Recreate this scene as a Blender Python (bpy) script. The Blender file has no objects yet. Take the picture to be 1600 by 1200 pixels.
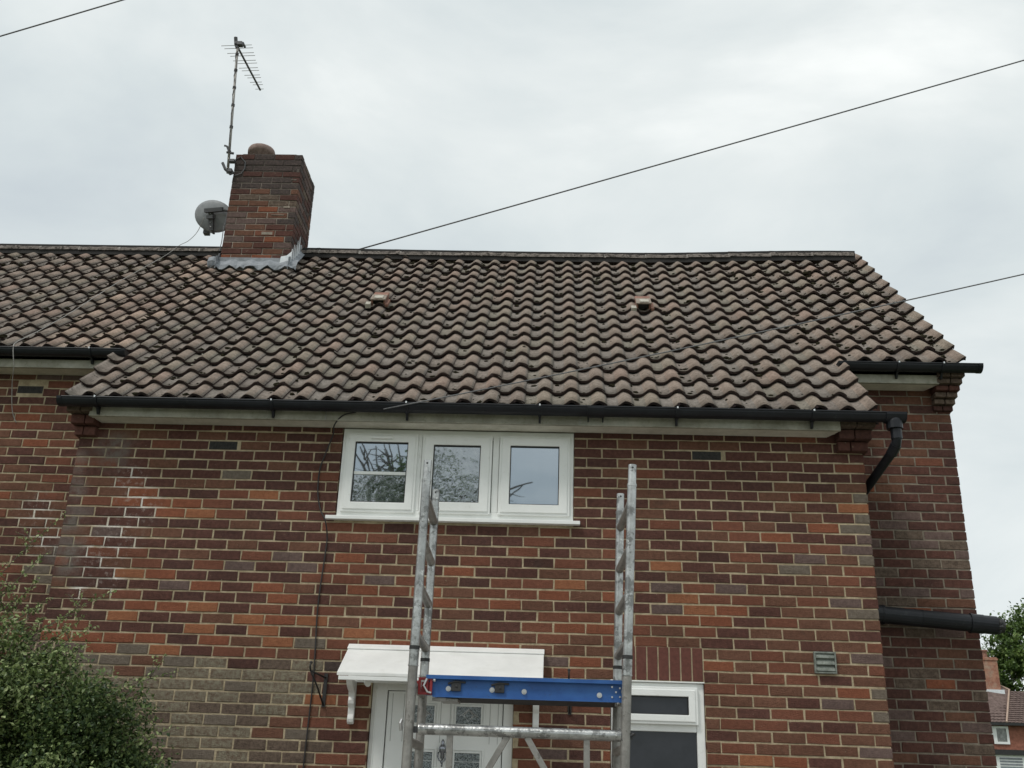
import bpy, math, random
from mathutils import Vector, Matrix
random.seed(7)
scene = bpy.context.scene
col = scene.collection
rad = math.radians

# ------------------------------------------------------------------ camera
cam_data = bpy.data.cameras.new('camera')
cam = bpy.data.objects.new('camera', cam_data); col.objects.link(cam)
CAM = Vector((-2.27758, -7.22643, 1.59707))
AX = Vector((0.99902454, 0.03047758, 0.03195443))
AY = Vector((-0.0185425, -0.36721108, 0.92995279))
AZ = Vector((0.04007673, -0.92963818, -0.36628775))
cam.matrix_world = Matrix(((AX.x, AY.x, AZ.x, CAM.x), (AX.y, AY.y, AZ.y, CAM.y), (AX.z, AY.z, AZ.z, CAM.z), (0, 0, 0, 1)))
cam_data.sensor_width = 36.0; cam_data.lens = 35.984
cam_data.clip_start = 0.05; cam_data.clip_end = 2000
scene.camera = cam

# ------------------------------------------------------------------ sun and sky
SUN_EL, SUN_AZ = rad(56), rad(-42)        # azimuth measured from the viewer's side (-Y) towards -X
sd = Vector((math.sin(SUN_AZ) * math.cos(SUN_EL), -math.cos(SUN_AZ) * math.cos(SUN_EL), math.sin(SUN_EL)))
sun = bpy.data.lights.new('sun', 'SUN'); sun.energy = 1.5; sun.angle = rad(11); sun.color = (1.0, 0.965, 0.91)
so = bpy.data.objects.new('sun', sun); col.objects.link(so)
so.rotation_euler = sd.to_track_quat('Z', 'Y').to_euler(); so.location = (0, 0, 30)

world = bpy.data.worlds.new('World'); scene.world = world; world.use_nodes = True
nt = world.node_tree; nt.nodes.clear()
def N(t, typ, **kw):
    n = t.nodes.new(typ)
    for k, v in kw.items(): setattr(n, k, v)
    return n
def ramp(t, stops, interp='LINEAR'):
    r = t.nodes.new('ShaderNodeValToRGB'); cr = r.color_ramp; cr.interpolation = interp
    cr.elements[0].position = stops[0][0]; cr.elements[0].color = (*stops[0][1], 1)
    cr.elements[1].position = stops[1][0]; cr.elements[1].color = (*stops[1][1], 1)
    for p, c in stops[2:]:
        e = cr.elements.new(p); e.color = (*c, 1)
    return r
sky = N(nt, 'ShaderNodeTexSky', sky_type='NISHITA', sun_disc=False, sun_elevation=SUN_EL, sun_rotation=math.atan2(sd.x, sd.y))
tc = N(nt, 'ShaderNodeTexCoord')
mp = N(nt, 'ShaderNodeMapping'); mp.inputs['Scale'].default_value = (1.0, 1.0, 2.4); mp.inputs['Rotation'].default_value = (0, rad(-16), 0)
nt.links.new(tc.outputs['Generated'], mp.inputs['Vector'])
n1 = N(nt, 'ShaderNodeTexNoise'); n1.inputs['Scale'].default_value = 2.0; n1.inputs['Detail'].default_value = 7; n1.inputs['Roughness'].default_value = 0.52; n1.inputs['Distortion'].default_value = 0.35
nt.links.new(mp.outputs['Vector'], n1.inputs['Vector'])
cr = ramp(nt, [(0.32, (6.2, 6.85, 7.2)), (0.68, (10.4, 10.7, 10.5)), (0.44, (7.3, 7.95, 8.05)), (0.56, (8.5, 9.0, 8.95))])
nt.links.new(n1.outputs['Fac'], cr.inputs['Fac'])
mx = N(nt, 'ShaderNodeMixRGB', blend_type='MIX'); mx.inputs['Fac'].default_value = 0.93
nt.links.new(sky.outputs['Color'], mx.inputs['Color1']); nt.links.new(cr.outputs['Color'], mx.inputs['Color2'])
bg = N(nt, 'ShaderNodeBackground'); bg.inputs['Strength'].default_value = 0.1
nt.links.new(mx.outputs['Color'], bg.inputs['Color'])
wo = N(nt, 'ShaderNodeOutputWorld'); nt.links.new(bg.outputs['Background'], wo.inputs['Surface'])

vs = scene.view_settings; vs.view_transform = 'Standard'; vs.look = 'None'; vs.exposure = 0.0; vs.gamma = 1.0; vs.use_curve_mapping = False
scene.render.engine = 'CYCLES'

# ------------------------------------------------------------------ materials
def mat(name, c1, c2=None, scale=8.0, rough=0.8, detail=6.0, bump=0.0, bscale=None, metal=0.0, stains=None, spec=0.5, lo=0.35, hi=0.65, c3=None, hue=0.0, coords='Position'):
    m = bpy.data.materials.new(name); m.use_nodes = True
    t = m.node_tree; t.nodes.clear()
    out = N(t, 'ShaderNodeOutputMaterial'); b = N(t, 'ShaderNodeBsdfPrincipled')
    t.links.new(b.outputs[0], out.inputs['Surface'])
    b.inputs['Roughness'].default_value = rough; b.inputs['Metallic'].default_value = metal
    b.inputs['Specular IOR Level'].default_value = spec
    if coords == 'Position':
        g = N(t, 'ShaderNodeNewGeometry'); vec = g.outputs['Position']
    else:
        g = N(t, 'ShaderNodeTexCoord'); vec = g.outputs['Object']
    n = N(t, 'ShaderNodeTexNoise'); n.inputs['Scale'].default_value = scale; n.inputs['Detail'].default_value = detail; n.inputs['Roughness'].default_value = 0.65
    t.links.new(vec, n.inputs['Vector'])
    stops = [(lo, c1), (hi, c2 or c1)]
    if c3: stops.append((min(0.95, hi + 0.14), c3))
    r = ramp(t, stops); t.links.new(n.outputs['Fac'], r.inputs['Fac'])
    cur = r.outputs['Color']
    if hue:                                       # slow drift of tone over the surface and from piece to piece
        oi = N(t, 'ShaderNodeObjectInfo')
        n2 = N(t, 'ShaderNodeTexNoise'); n2.inputs['Scale'].default_value = 1.9; n2.inputs['Detail'].default_value = 5
        t.links.new(vec, n2.inputs['Vector'])
        ma = N(t, 'ShaderNodeMath', operation='MULTIPLY_ADD'); ma.inputs[1].default_value = hue * 2; ma.inputs[2].default_value = 1 - hue
        t.links.new(n2.outputs['Fac'], ma.inputs[0])
        mb = N(t, 'ShaderNodeMath', operation='MULTIPLY_ADD'); mb.inputs[1].default_value = hue * 0.6; mb.inputs[2].default_value = 1 - hue * 0.3
        t.links.new(oi.outputs['Random'], mb.inputs[0])
        mc = N(t, 'ShaderNodeMath', operation='MULTIPLY'); t.links.new(ma.outputs[0], mc.inputs[0]); t.links.new(mb.outputs[0], mc.inputs[1])
        hs = N(t, 'ShaderNodeHueSaturation'); t.links.new(mc.outputs[0], hs.inputs['Value']); t.links.new(cur, hs.inputs['Color'])
        cur = hs.outputs['Color']
    for st in (stains or []):                     # (points with radii, colour, noise scale, threshold, softness, strength)
        pts, c, sc, thr, soft, stre = st
        acc = None
        if pts:
            for (px, py, pz, rr) in pts:
                d = N(t, 'ShaderNodeVectorMath', operation='DISTANCE'); d.inputs[1].default_value = (px, py, pz)
                t.links.new(vec, d.inputs[0])
                f = N(t, 'ShaderNodeMapRange'); f.inputs['From Min'].default_value = rr; f.inputs['From Max'].default_value = rr * 0.3
                f.inputs['To Min'].default_value = 0; f.inputs['To Max'].default_value = 1
                t.links.new(d.outputs['Value'], f.inputs['Value'])
                if acc is None: acc = f.outputs[0]
                else:
                    mm = N(t, 'ShaderNodeMath', operation='MAXIMUM'); t.links.new(acc, mm.inputs[0]); t.links.new(f.outputs[0], mm.inputs[1]); acc = mm.outputs[0]
        n3 = N(t, 'ShaderNodeTexNoise'); n3.inputs['Scale'].default_value = sc; n3.inputs['Detail'].default_value = 5; n3.inputs['Roughness'].default_value = 0.7
        t.links.new(vec, n3.inputs['Vector'])
        f3 = N(t, 'ShaderNodeMapRange'); f3.inputs['From Min'].default_value = thr; f3.inputs['From Max'].default_value = thr + soft
        f3.inputs['To Max'].default_value = stre
        t.links.new(n3.outputs['Fac'], f3.inputs['Value'])
        fac = f3.outputs[0]
        if acc is not None:
            mm = N(t, 'ShaderNodeMath', operation='MULTIPLY'); t.links.new(acc, mm.inputs[0]); t.links.new(fac, mm.inputs[1]); fac = mm.outputs[0]
        mxx = N(t, 'ShaderNodeMixRGB'); mxx.inputs['Color2'].default_value = (*c, 1)
        t.links.new(fac, mxx.inputs['Fac']); t.links.new(cur, mxx.inputs['Color1']); cur = mxx.outputs['Color']
    t.links.new(cur, b.inputs['Base Color'])
    if bump:
        nb = N(t, 'ShaderNodeTexNoise'); nb.inputs['Scale'].default_value = bscale or scale * 4; nb.inputs['Detail'].default_value = 5
        t.links.new(vec, nb.inputs['Vector'])
        bp = N(t, 'ShaderNodeBump'); bp.inputs['Strength'].default_value = bump; bp.inputs['Distance'].default_value = 0.01
        t.links.new(nb.outputs['Fac'], bp.inputs['Height']); t.links.new(bp.outputs[0], b.inputs['Normal'])
    return m

EFF = [(-5.30, 0, 3.43, .22), (-5.43, 0, 3.19, .25), (-5.55, 0, 3.04, .22), (-5.40, 0, 3.62, .18), (-5.42, 0, 2.89, .14), (-5.62, 0, 2.80, .10), (-6.43, .75, 3.55, .22), (-6.3, .75, 3.3, .2), (-6.1, .75, 3.72, .12)]
WEA = [(-5.80, 0, 3.75, .13), (-5.80, 0, 3.55, .12), (-5.78, 0, 3.3, .15), (-5.75, 0, 3.1, .16), (-5.74, 0, 2.95, .12), (-5.55, 0, 3.85, .2), (-6.0, .75, 3.0, .2), (-6.05, .75, 2.7, .2), (-6.2, .75, 3.2, .16)]
BACK = [(EFF, (.50, .42, .38), 24, .53, .12, .42), (None, (.30, .25, .18), 24, .66, .04, .6), (WEA, (.19, .17, .15), 9, .35, .25, .75), (None, (.05, .04, .034), 5.0, .60, .16, .4)]
PAL = {
 'maroon': ((0.083, 0.037, 0.029), (0.128, 0.057, 0.044)), 'maroon_dark': ((0.068, 0.033, 0.028), (0.106, 0.051, 0.040)),
 'brown': ((0.119, 0.057, 0.037), (0.176, 0.084, 0.055)), 'red': ((0.151, 0.059, 0.037), (0.205, 0.080, 0.050)),
 'orange': ((0.243, 0.094, 0.046), (0.324, 0.132, 0.065)), 'orange_red': ((0.196, 0.068, 0.037), (0.261, 0.092, 0.050)),
 'grey': ((.125, .100, .078), (.190, .155, .122)), 'grey_green': ((.130, .088, .062), (.250, .228, .165)),
 'purple': ((.105, .070, .062), (.165, .112, .098)), 'black': ((.048, .036, .032), (.085, .062, .055)), 'tan': ((.36, .20, .12), (.48, .28, .17)),
 'soot': ((.050, .040, .038), (.095, .070, .062)), 'wet_and_shaded': ((.085, .060, .045), (.170, .125, .095)),
}
def mute(c, f=.03, g=1.0):
    l = .3 * c[0] + .5 * c[1] + .2 * c[2]
    return tuple((x + (l - x) * f) * g for x in c)
PAL = {k: (mute(a), mute(b)) for k, (a, b) in PAL.items()}
BM = {k: mat('brick_' + k, v[0], v[1], scale=38, rough=.9, bump=.9, bscale=150, hue=.34, stains=BACK, spec=.2,
             c3=tuple(min(1, x * 1.2) for x in v[1])) for k, v in PAL.items()}
M = {}
M['mortar'] = mat('mortar', (.33, .265, .175), (.53, .44, .30), scale=14, rough=.95, bump=.8, bscale=120, hue=.22, spec=.1,
                  stains=[(EFF, (.78, .74, .67), 12, .28, .22, .95), (WEA, (.20, .18, .15), 9, .3, .3, .8), (None, (.22, .19, .12), 2.2, .55, .2, .6)])
M['mortar_shaded'] = mat('mortar_shaded', (.17, .145, .115), (.30, .255, .20), scale=12, rough=.95, bump=.8, bscale=110, hue=.22, spec=.1)  # darker mortar copy for the right wing, its shade put into the colour
M['mortar_chimney'] = mat('mortar_chimney', (.20, .17, .14), (.42, .36, .30), scale=9, rough=.95, bump=.8, bscale=90, spec=.1, stains=[([(-5.8, 2.5, 8.15, .6), (-5.3, 2.5, 8.15, .7)], (.07, .06, .055), 4, .2, .2, .9)])
M['moss'] = mat('moss', (.022, .020, .014), (.05, .045, .028), scale=60, rough=1, bump=1, bscale=150, spec=0)
CREST = {}
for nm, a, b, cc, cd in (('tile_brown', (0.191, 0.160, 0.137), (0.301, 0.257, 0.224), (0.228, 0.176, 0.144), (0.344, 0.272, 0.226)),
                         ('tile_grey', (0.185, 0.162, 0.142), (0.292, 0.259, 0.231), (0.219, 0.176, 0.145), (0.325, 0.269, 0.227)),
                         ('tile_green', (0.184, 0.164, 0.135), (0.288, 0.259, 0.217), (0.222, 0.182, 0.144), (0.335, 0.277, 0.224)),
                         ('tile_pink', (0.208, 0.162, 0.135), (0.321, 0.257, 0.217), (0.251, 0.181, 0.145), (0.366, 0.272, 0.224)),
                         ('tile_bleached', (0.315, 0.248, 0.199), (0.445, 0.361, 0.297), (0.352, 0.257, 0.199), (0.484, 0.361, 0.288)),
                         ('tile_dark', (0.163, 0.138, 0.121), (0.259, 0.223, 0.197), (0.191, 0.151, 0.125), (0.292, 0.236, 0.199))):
    st = [(None, (.05, .045, .038), 21, .62, .05, .8), (None, (.50, .46, .39), 37, .68, .02, .7), (None, (.10, .088, .075), 64, .55, .07, .55), (None, (.30, .27, .22), 90, .60, .05, .5), (None, (.12, .105, .09), 3.2, .54, .14, .35)]
    M[nm] = mat(nm, a, b, scale=30, rough=.93, bump=.8, bscale=150, hue=.14, spec=.15, detail=9, stains=st)
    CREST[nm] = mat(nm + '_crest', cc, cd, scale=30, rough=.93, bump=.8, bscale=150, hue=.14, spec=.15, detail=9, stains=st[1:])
M['tile_edge'] = mat('tile_edge', (.042, .031, .031), (.080, .058, .055), scale=20, rough=.95, bump=.5, spec=.1)  # dark nose faces: edge grime, with their shade painted in as well
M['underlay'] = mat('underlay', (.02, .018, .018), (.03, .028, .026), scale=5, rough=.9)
M['ridge'] = mat('ridge', (.15, .13, .118), (.27, .235, .21), scale=18, rough=.95, bump=1, bscale=60, stains=[(None, (.05, .045, .04), 26, .52, .06, .85), (None, (.5, .47, .42), 40, .66, .03, .7)], spec=.1)
M['ridge_mortar'] = mat('ridge_mortar', (.24, .22, .20), (.38, .35, .32), scale=30, rough=.95, bump=.8)
M['lead'] = mat('lead', (.17, .185, .205), (.30, .32, .35), scale=12, rough=.65, bump=.3, stains=[(None, (.48, .50, .52), 10, .58, .15, .5)])
M['lead_white'] = mat('lead_white', (.62, .66, .70), (.80, .82, .84), scale=14, rough=.6)
M['upvc_black'] = mat('upvc_black', (.006, .007, .010), (.013, .015, .020), scale=6, spec=.35, rough=.42, bump=.03, bscale=4, stains=[(None, (.07, .08, .07), 14, .6, .12, .35)])
M['fascia'] = mat('fascia', (.26, .25, .20), (.42, .40, .33), scale=5, rough=.7, bump=.15, stains=[(None, (.20, .21, .14), 30, .52, .12, .45), (None, (.62, .62, .56), 3, .5, .2, .5)])
M['soffit'] = mat('soffit', (.52, .49, .42), (.70, .67, .59), scale=7, rough=.85, bump=.25, bscale=120, stains=[(None, (.34, .30, .23), 60, .60, .1, .5)])
M['upvc_white'] = mat('upvc_white', (.80, .81, .79), (.88, .89, .87), scale=3, rough=.35, stains=[(None, (.50, .49, .44), 18, .60, .15, .35)])
M['upvc_door'] = mat('upvc_door', (.76, .77, .75), (.84, .85, .83), scale=3, rough=.4)
M['groove'] = mat('groove', (.28, .28, .27), (.36, .36, .35), scale=3, rough=.7)
M['canopy_white'] = mat('canopy_white', (.74, .74, .72), (.84, .84, .82), scale=4, rough=.45, stains=[(None, (.42, .40, .34), 60, .69, .03, .5), (None, (.60, .59, .54), 6, .55, .2, .4)])
M['rubber'] = mat('rubber', (.015, .015, .015), (.03, .03, .03), rough=.6)
M['cable_black'] = mat('cable_black', (.018, .016, .016), (.035, .03, .03), rough=.6)
M['cable_grey'] = mat('cable_grey', (.11, .11, .115), (.17, .17, .175), scale=30, rough=.6)
M['cable_white'] = mat('cable_white', (.25, .24, .225), (.42, .41, .385), scale=30, rough=.6)
M['iron'] = mat('iron', (.012, .012, .012), (.03, .028, .026), scale=40, rough=.5)
M['aluminium'] = mat('aluminium', (.34, .345, .34), (.60, .61, .60), scale=9, rough=.36, metal=.85, bump=.25, bscale=60, spec=.5,
                     stains=[(None, (.16, .16, .155), 14, .52, .06, .75), (None, (.85, .85, .80), 34, .62, .03, .7), (None, (.09, .085, .08), 55, .66, .04, .7)])
M['aluminium_dull'] = mat('aluminium_dull', (.22, .21, .195), (.37, .355, .33), scale=12, rough=.5, metal=.6, bump=.2, stains=[(None, (.12, .11, .10), 24, .58, .08, .7)])
M['steel'] = mat('steel', (.50, .50, .50), (.66, .66, .66), rough=.3, metal=.8)
M['chrome_dark'] = mat('chrome_dark', (.16, .17, .19), (.34, .35, .38), scale=60, rough=.22, metal=.9)
M['blue_paint'] = mat('blue_paint', (.018, .085, .285), (.030, .125, .37), scale=7, rough=.42, bump=.1, stains=[(None, (.03, .05, .10), 30, .60, .08, .6), (None, (.25, .30, .36), 70, .70, .03, .6)])
M['red_plastic'] = mat('red_plastic', (.22, .018, .022), (.34, .03, .03), scale=12, rough=.5)
M['plastic_black'] = mat('plastic_black', (.02, .02, .022), (.04, .04, .042), rough=.5)
M['deck'] = mat('deck_ply_shaded', (.012, .012, .015), (.03, .028, .03), scale=9, rough=.8)  # near-black ply: shade under the platform is in the colour
M['timber'] = mat('timber', (.10, .075, .05), (.17, .13, .09), scale=9, rough=.85)
M['vent_green'] = mat('vent_green', (.13, .145, .125), (.25, .27, .24), scale=30, rough=.7, stains=[(None, (.07, .07, .05), 40, .55, .1, .6)])
M['airbrick'] = mat('airbrick', (.025, .024, .024), (.05, .046, .042), scale=40, rough=.9)
M['terracotta'] = mat('terracotta', (.19, .095, .068), (.32, .165, .12), scale=14, rough=.9, bump=.4, stains=[(None, (.10, .08, .07), 12, .5, .2, .7)])
M['pot'] = mat('pot', (.22, .15, .13), (.34, .25, .22), scale=20, rough=.9, bump=.5, stains=[(None, (.07, .06, .055), 14, .5, .2, .7)])
M['vent_cap'] = mat('vent_cap', (.20, .155, .125), (.36, .31, .255), scale=34, rough=.95, bump=1, bscale=80)
M['mortar_white'] = mat('mortar_white', (.40, .37, .31), (.55, .52, .45), scale=40, rough=.95, bump=1, bscale=90)
M['dish'] = mat('dish', (.20, .21, .22), (.30, .31, .32), scale=10, rough=.6)
M['dish_dark'] = mat('dish_dark', (.07, .07, .075), (.12, .12, .125), rough=.6)
M['plaster'] = mat('interior', (.05, .05, .05), (.08, .08, .08), rough=.9)
M['letter_brown'] = mat('soldier', (.115, .048, .038), (.165, .066, .052), scale=38, rough=.9, bump=.5, bscale=170, hue=.1, spec=.2)

def glass_mat(name, base, base2, sc, refl, wob, tint=(.92, .96, 1.0)):
    m = bpy.data.materials.new(name); m.use_nodes = True; t = m.node_tree; t.nodes.clear()
    out = N(t, 'ShaderNodeOutputMaterial'); mixs = N(t, 'ShaderNodeMixShader')
    d = N(t, 'ShaderNodeBsdfDiffuse'); g = N(t, 'ShaderNodeBsdfGlossy'); g.inputs['Roughness'].default_value = 0.015; g.inputs['Color'].default_value = (*tint, 1)
    geo = N(t, 'ShaderNodeNewGeometry')
    n = N(t, 'ShaderNodeTexNoise'); n.inputs['Scale'].default_value = sc; n.inputs['Detail'].default_value = 4; t.links.new(geo.outputs['Position'], n.inputs['Vector'])
    r = ramp(t, [(.4, base), (.6, base2)]); t.links.new(n.outputs['Fac'], r.inputs['Fac']); t.links.new(r.outputs['Color'], d.inputs['Color'])
    nb = N(t, 'ShaderNodeTexNoise'); nb.inputs['Scale'].default_value = sc * .5; t.links.new(geo.outputs['Position'], nb.inputs['Vector'])
    bp = N(t, 'ShaderNodeBump'); bp.inputs['Strength'].default_value = wob; bp.inputs['Distance'].default_value = 0.004
    t.links.new(nb.outputs['Fac'], bp.inputs['Height']); t.links.new(bp.outputs[0], g.inputs['Normal'])
    mixs.inputs['Fac'].default_value = refl
    t.links.new(d.outputs[0], mixs.inputs[1]); t.links.new(g.outputs[0], mixs.inputs[2]); t.links.new(mixs.outputs[0], out.inputs['Surface'])
    return m
M['glass'] = glass_mat('window_glass', (.05, .06, .06), (.10, .11, .11), 6, .42, .10, (.80, .90, 1.0))
M['glass_net'] = glass_mat('window_glass_net', (.04, .05, .05), (.13, .15, .145), 26, .34, .35)
M['glass_dark'] = glass_mat('window_glass_dark', (.010, .012, .015), (.018, .02, .025), 6, .035, .1)
M['glass_obscure'] = glass_mat('door_glass', (.03, .035, .038), (.26, .29, .29), 120, .10, .8)

# ------------------------------------------------------------------ mesh helpers
class MB:
    def __init__(s): s.v = []; s.f = []; s.m = []
    def add(s, vs, fs, mi=0):
        o = len(s.v); s.v += [tuple(p) for p in vs]; s.f += [tuple(i + o for i in f) for f in fs]; s.m += [mi] * len(fs)
    def box(s, x0, x1, y0, y1, z0, z1, mi=0):
        s.add([(x0, y0, z0), (x1, y0, z0), (x1, y1, z0), (x0, y1, z0), (x0, y0, z1), (x1, y0, z1), (x1, y1, z1), (x0, y1, z1)],
              [(0, 3, 2, 1), (4, 5, 6, 7), (0, 1, 5, 4), (1, 2, 6, 5), (2, 3, 7, 6), (3, 0, 4, 7)], mi)
    def prism(s, poly, axis, a, b, mi=0):         # poly of 2D points extruded from a to b; axis 'x': (y,z)  'y': (x,z)  'z': (x,y)
        n = len(poly)
        def P(p, t): return {'x': (t, p[0], p[1]), 'y': (p[0], t, p[1]), 'z': (p[0], p[1], t)}[axis]
        s.add([P(p, a) for p in poly] + [P(p, b) for p in poly],
              [tuple(range(n))[::-1], tuple(range(n, 2 * n))] + [(i, (i + 1) % n, n + (i + 1) % n, n + i) for i in range(n)], mi)
    def tube(s, pts, r, n=8, mi=0, caps=True, r1=None):
        pts = [Vector(p) for p in pts]; rings = []
        up = Vector((0, 0, 1)); k = len(pts)
        prev = None
        for i, p in enumerate(pts):
            d = (pts[min(i + 1, k - 1)] - pts[max(i - 1, 0)])
            if d.length < 1e-9: d = Vector((0, 0, 1))
            d.normalize()
            if prev is None:
                a = d.cross(up) if abs(d.z) < .95 else d.cross(Vector((1, 0, 0)))
            else:
                a = prev - d * prev.dot(d)
            a.normalize(); prev = a; b = d.cross(a)
            rr = r if r1 is None else r + (r1 - r) * i / (k - 1)
            rings.append([p + a * rr * math.cos(2 * math.pi * j / n) + b * rr * math.sin(2 * math.pi * j / n) for j in range(n)])
        vs = [q for rg in rings for q in rg]; fs = []
        for i in range(k - 1):
            for j in range(n):
                fs.append((i * n + j, i * n + (j + 1) % n, (i + 1) * n + (j + 1) % n, (i + 1) * n + j))
        if caps: fs += [tuple(range(n))[::-1], tuple((k - 1) * n + j for j in range(n))]
        s.add(vs, fs, mi)
    def ring(s, x0, x1, z0, z1, w, y0, y1, mi=0):   # mitred frame in the XZ plane
        o = [(x0, z0), (x1, z0), (x1, z1), (x0, z1)]; i_ = [(x0 + w, z0 + w), (x1 - w, z0 + w), (x1 - w, z1 - w), (x0 + w, z1 - w)]
        vs = [(p[0], y0, p[1]) for p in o + i_] + [(p[0], y1, p[1]) for p in o + i_]
        fs = []
        for k in range(4):
            j = (k + 1) % 4
            fs += [(k, j, 4 + j, 4 + k), (8 + k, 12 + k, 12 + j, 8 + j), (k, 8 + k, 8 + j, j), (4 + k, 4 + j, 12 + j, 12 + k)]
        s.add(vs, fs, mi)
    def lathe(s, prof, c, n=20, mi=0, axis=None):
        c = Vector(c); vs = []; k = len(prof)
        for (r, z) in prof:
            for j in range(n):
                a = 2 * math.pi * j / n; p = Vector((r * math.cos(a), r * math.sin(a), z))
                if axis is not None: p = axis @ p
                vs.append(c + p)
        fs = [(i * n + j, i * n + (j + 1) % n, (i + 1) * n + (j + 1) % n, (i + 1) * n + j) for i in range(k - 1) for j in range(n)]
        fs += [tuple(range(n))[::-1], tuple((k - 1) * n + j for j in range(n))]
        s.add(vs, fs, mi)
    def blob(s, c, rx, ry, rz, mi=0, jit=.25, n=7):
        vs = [Vector((0, 0, -1))]; fs = []
        rows = 3
        for i in range(1, rows + 1):
            th = -math.pi / 2 + math.pi * i / (rows + 1)
            for j in range(n):
                a = 2 * math.pi * j / n; k = 1 + random.uniform(-jit, jit)
                vs.append(Vector((math.cos(a) * math.cos(th) * k, math.sin(a) * math.cos(th) * k, math.sin(th) * k)))
        vs.append(Vector((0, 0, 1)))
        for j in range(n): fs.append((0, 1 + (j + 1) % n, 1 + j))
        for i in range(rows - 1):
            for j in range(n): fs.append((1 + i * n + j, 1 + i * n + (j + 1) % n, 1 + (i + 1) * n + (j + 1) % n, 1 + (i + 1) * n + j))
        L = len(vs) - 1
        for j in range(n): fs.append((1 + (rows - 1) * n + j, 1 + (rows - 1) * n + (j + 1) % n, L))
        c = Vector(c)
        s.add([c + Vector((p.x * rx, p.y * ry, p.z * rz)) for p in vs], fs, mi)
    def build(s, name, mats, parent=None, smooth=False, kind=None, label=None, bevel=0.0):
        me = bpy.data.meshes.new(name)
        o = bpy.data.objects.new(name, me); col.objects.link(o)
        L = origin_of(parent)
        me.from_pydata([(p[0] - L[0], p[1] - L[1], p[2] - L[2]) for p in s.v] if parent else s.v, [], s.f)
        if not isinstance(mats, (list, tuple)): mats = [mats]
        for m in mats: me.materials.append(m)
        me.polygons.foreach_set('material_index', s.m)
        if smooth: me.polygons.foreach_set('use_smooth', [True] * len(me.polygons))
        me.update()
        if parent: o.parent = parent
        if kind: o['kind'] = kind
        if label: o['label'] = label
        if bevel:
            bm_ = o.modifiers.new('bevel', 'BEVEL'); bm_.width = bevel; bm_.segments = 2; bm_.limit_method = 'ANGLE'
        return o
ROOTLOC = {}
def origin_of(parent):
    while parent is not None:
        if parent.name in ROOTLOC: return ROOTLOC[parent.name]
        parent = parent.parent
    return (0, 0, 0)
def thing(name, label, cat, loc=(0, 0, 0), group=None):
    o = bpy.data.objects.new(name, None); col.objects.link(o); o.location = loc; ROOTLOC[o.name] = loc
    o.empty_display_size = .1
    o['label'] = label; o['category'] = cat
    if group: o['group'] = group
    return o
def whole(mb, name, mats, label, cat, smooth=False, group=None, bevel=0.0):     # a thing that is one mesh: its origin goes to its base
    c = Vector((sum(v[0] for v in mb.v) / len(mb.v), sum(v[1] for v in mb.v) / len(mb.v), min(v[2] for v in mb.v)))
    mb.v = [(v[0] - c.x, v[1] - c.y, v[2] - c.z) for v in mb.v]
    o = mb.build(name, mats, None, smooth, bevel=bevel); o.location = c
    o['label'] = label; o['category'] = cat
    if group: o['group'] = group
    return o
def seen(p, margin=0.02):
    d = Vector(p) - CAM; z = -d.dot(AZ)
    if z <= 0: return False
    x = d.dot(AX) / z * (35.984 / 36); y = d.dot(AY) / z * (35.984 / 36)
    return abs(x) < .5 + margin and abs(y) < .375 + margin

# ------------------------------------------------------------------ ground
g = MB(); g.box(-400, 400, -400, 400, -1, 0)
gm = mat('grass_ground', (.05, .075, .025), (.09, .12, .045), scale=3, rough=1, bump=.5)
o = g.build('ground', gm, kind='structure')
g = MB(); g.box(-9, 3.5, -9, -.02, -.05, .006)
pm = mat('paving_concrete', (.24, .225, .20), (.34, .32, .29), scale=4, rough=.95, bump=.4)
o = g.build('front_path', pm, kind='structure')

# ------------------------------------------------------------------ house
house = thing('brick_house', 'red brick house with projecting front bay under a long brown pantiled roof', 'house', (-2.9, 3.0, 0))
S = rad(43.29); CS, SN = math.cos(S), math.sin(S); TN = math.tan(S)
Y0, Z0 = -.2, 4.246; W, G = .2004, .2589; PX = -5.748
def roofpt(x, t, n=0.0): return Vector((x, Y0 + t * CS - n * SN, Z0 + t * SN + n * CS))
SETB = .75; RISE = SETB * TN
RIDGE_T = 4.26; RIDGE_Y = Y0 + RIDGE_T * CS; RIDGE_Z = Z0 + RIDGE_T * SN
XL_END, XR_WALL, XBL = -13.2, .972, -5.84

def sub_openings(a, b, z0, z1, ops):
    segs = [(a, b)]
    for (ox0, ox1, oz0, oz1) in ops:
        if z1 > oz0 + .02 and z0 < oz1 - .02:
            ns = []
            for s0, s1 in segs:
                if ox1 <= s0 or ox0 >= s1: ns.append((s0, s1)); continue
                if ox0 - s0 > .03: ns.append((s0, ox0))
                if s1 - ox1 > .03: ns.append((ox1, s1))
            segs = ns
    return segs
def wall_backing(mb, x0, x1, z0, z1, y0, y1, ops, mi=0):
    zs = sorted(set([z0, z1] + [z for o_ in ops for z in (o_[2], o_[3]) if z0 < z < z1]))
    for za, zb in zip(zs, zs[1:]):
        for s0, s1 in sub_openings(x0, x1, za, zb, ops): mb.box(s0, s1, y0, y1, za, zb, mi)

WIN = (-3.845, -2.112, 3.36, 4.10); DOOR = (-3.478, -2.503, -.02, 2.246); LOW = (-1.852, -1.215, 1.05, 2.300)
SOLD = (-1.832, -1.215, 2.300, 2.530); AB1 = (-4.848, -4.625, 3.870, 3.945); AB2 = (-1.252, -1.030, 3.870, 3.945)
OPS = [WIN, DOOR, LOW, SOLD, AB1, AB2]

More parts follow.
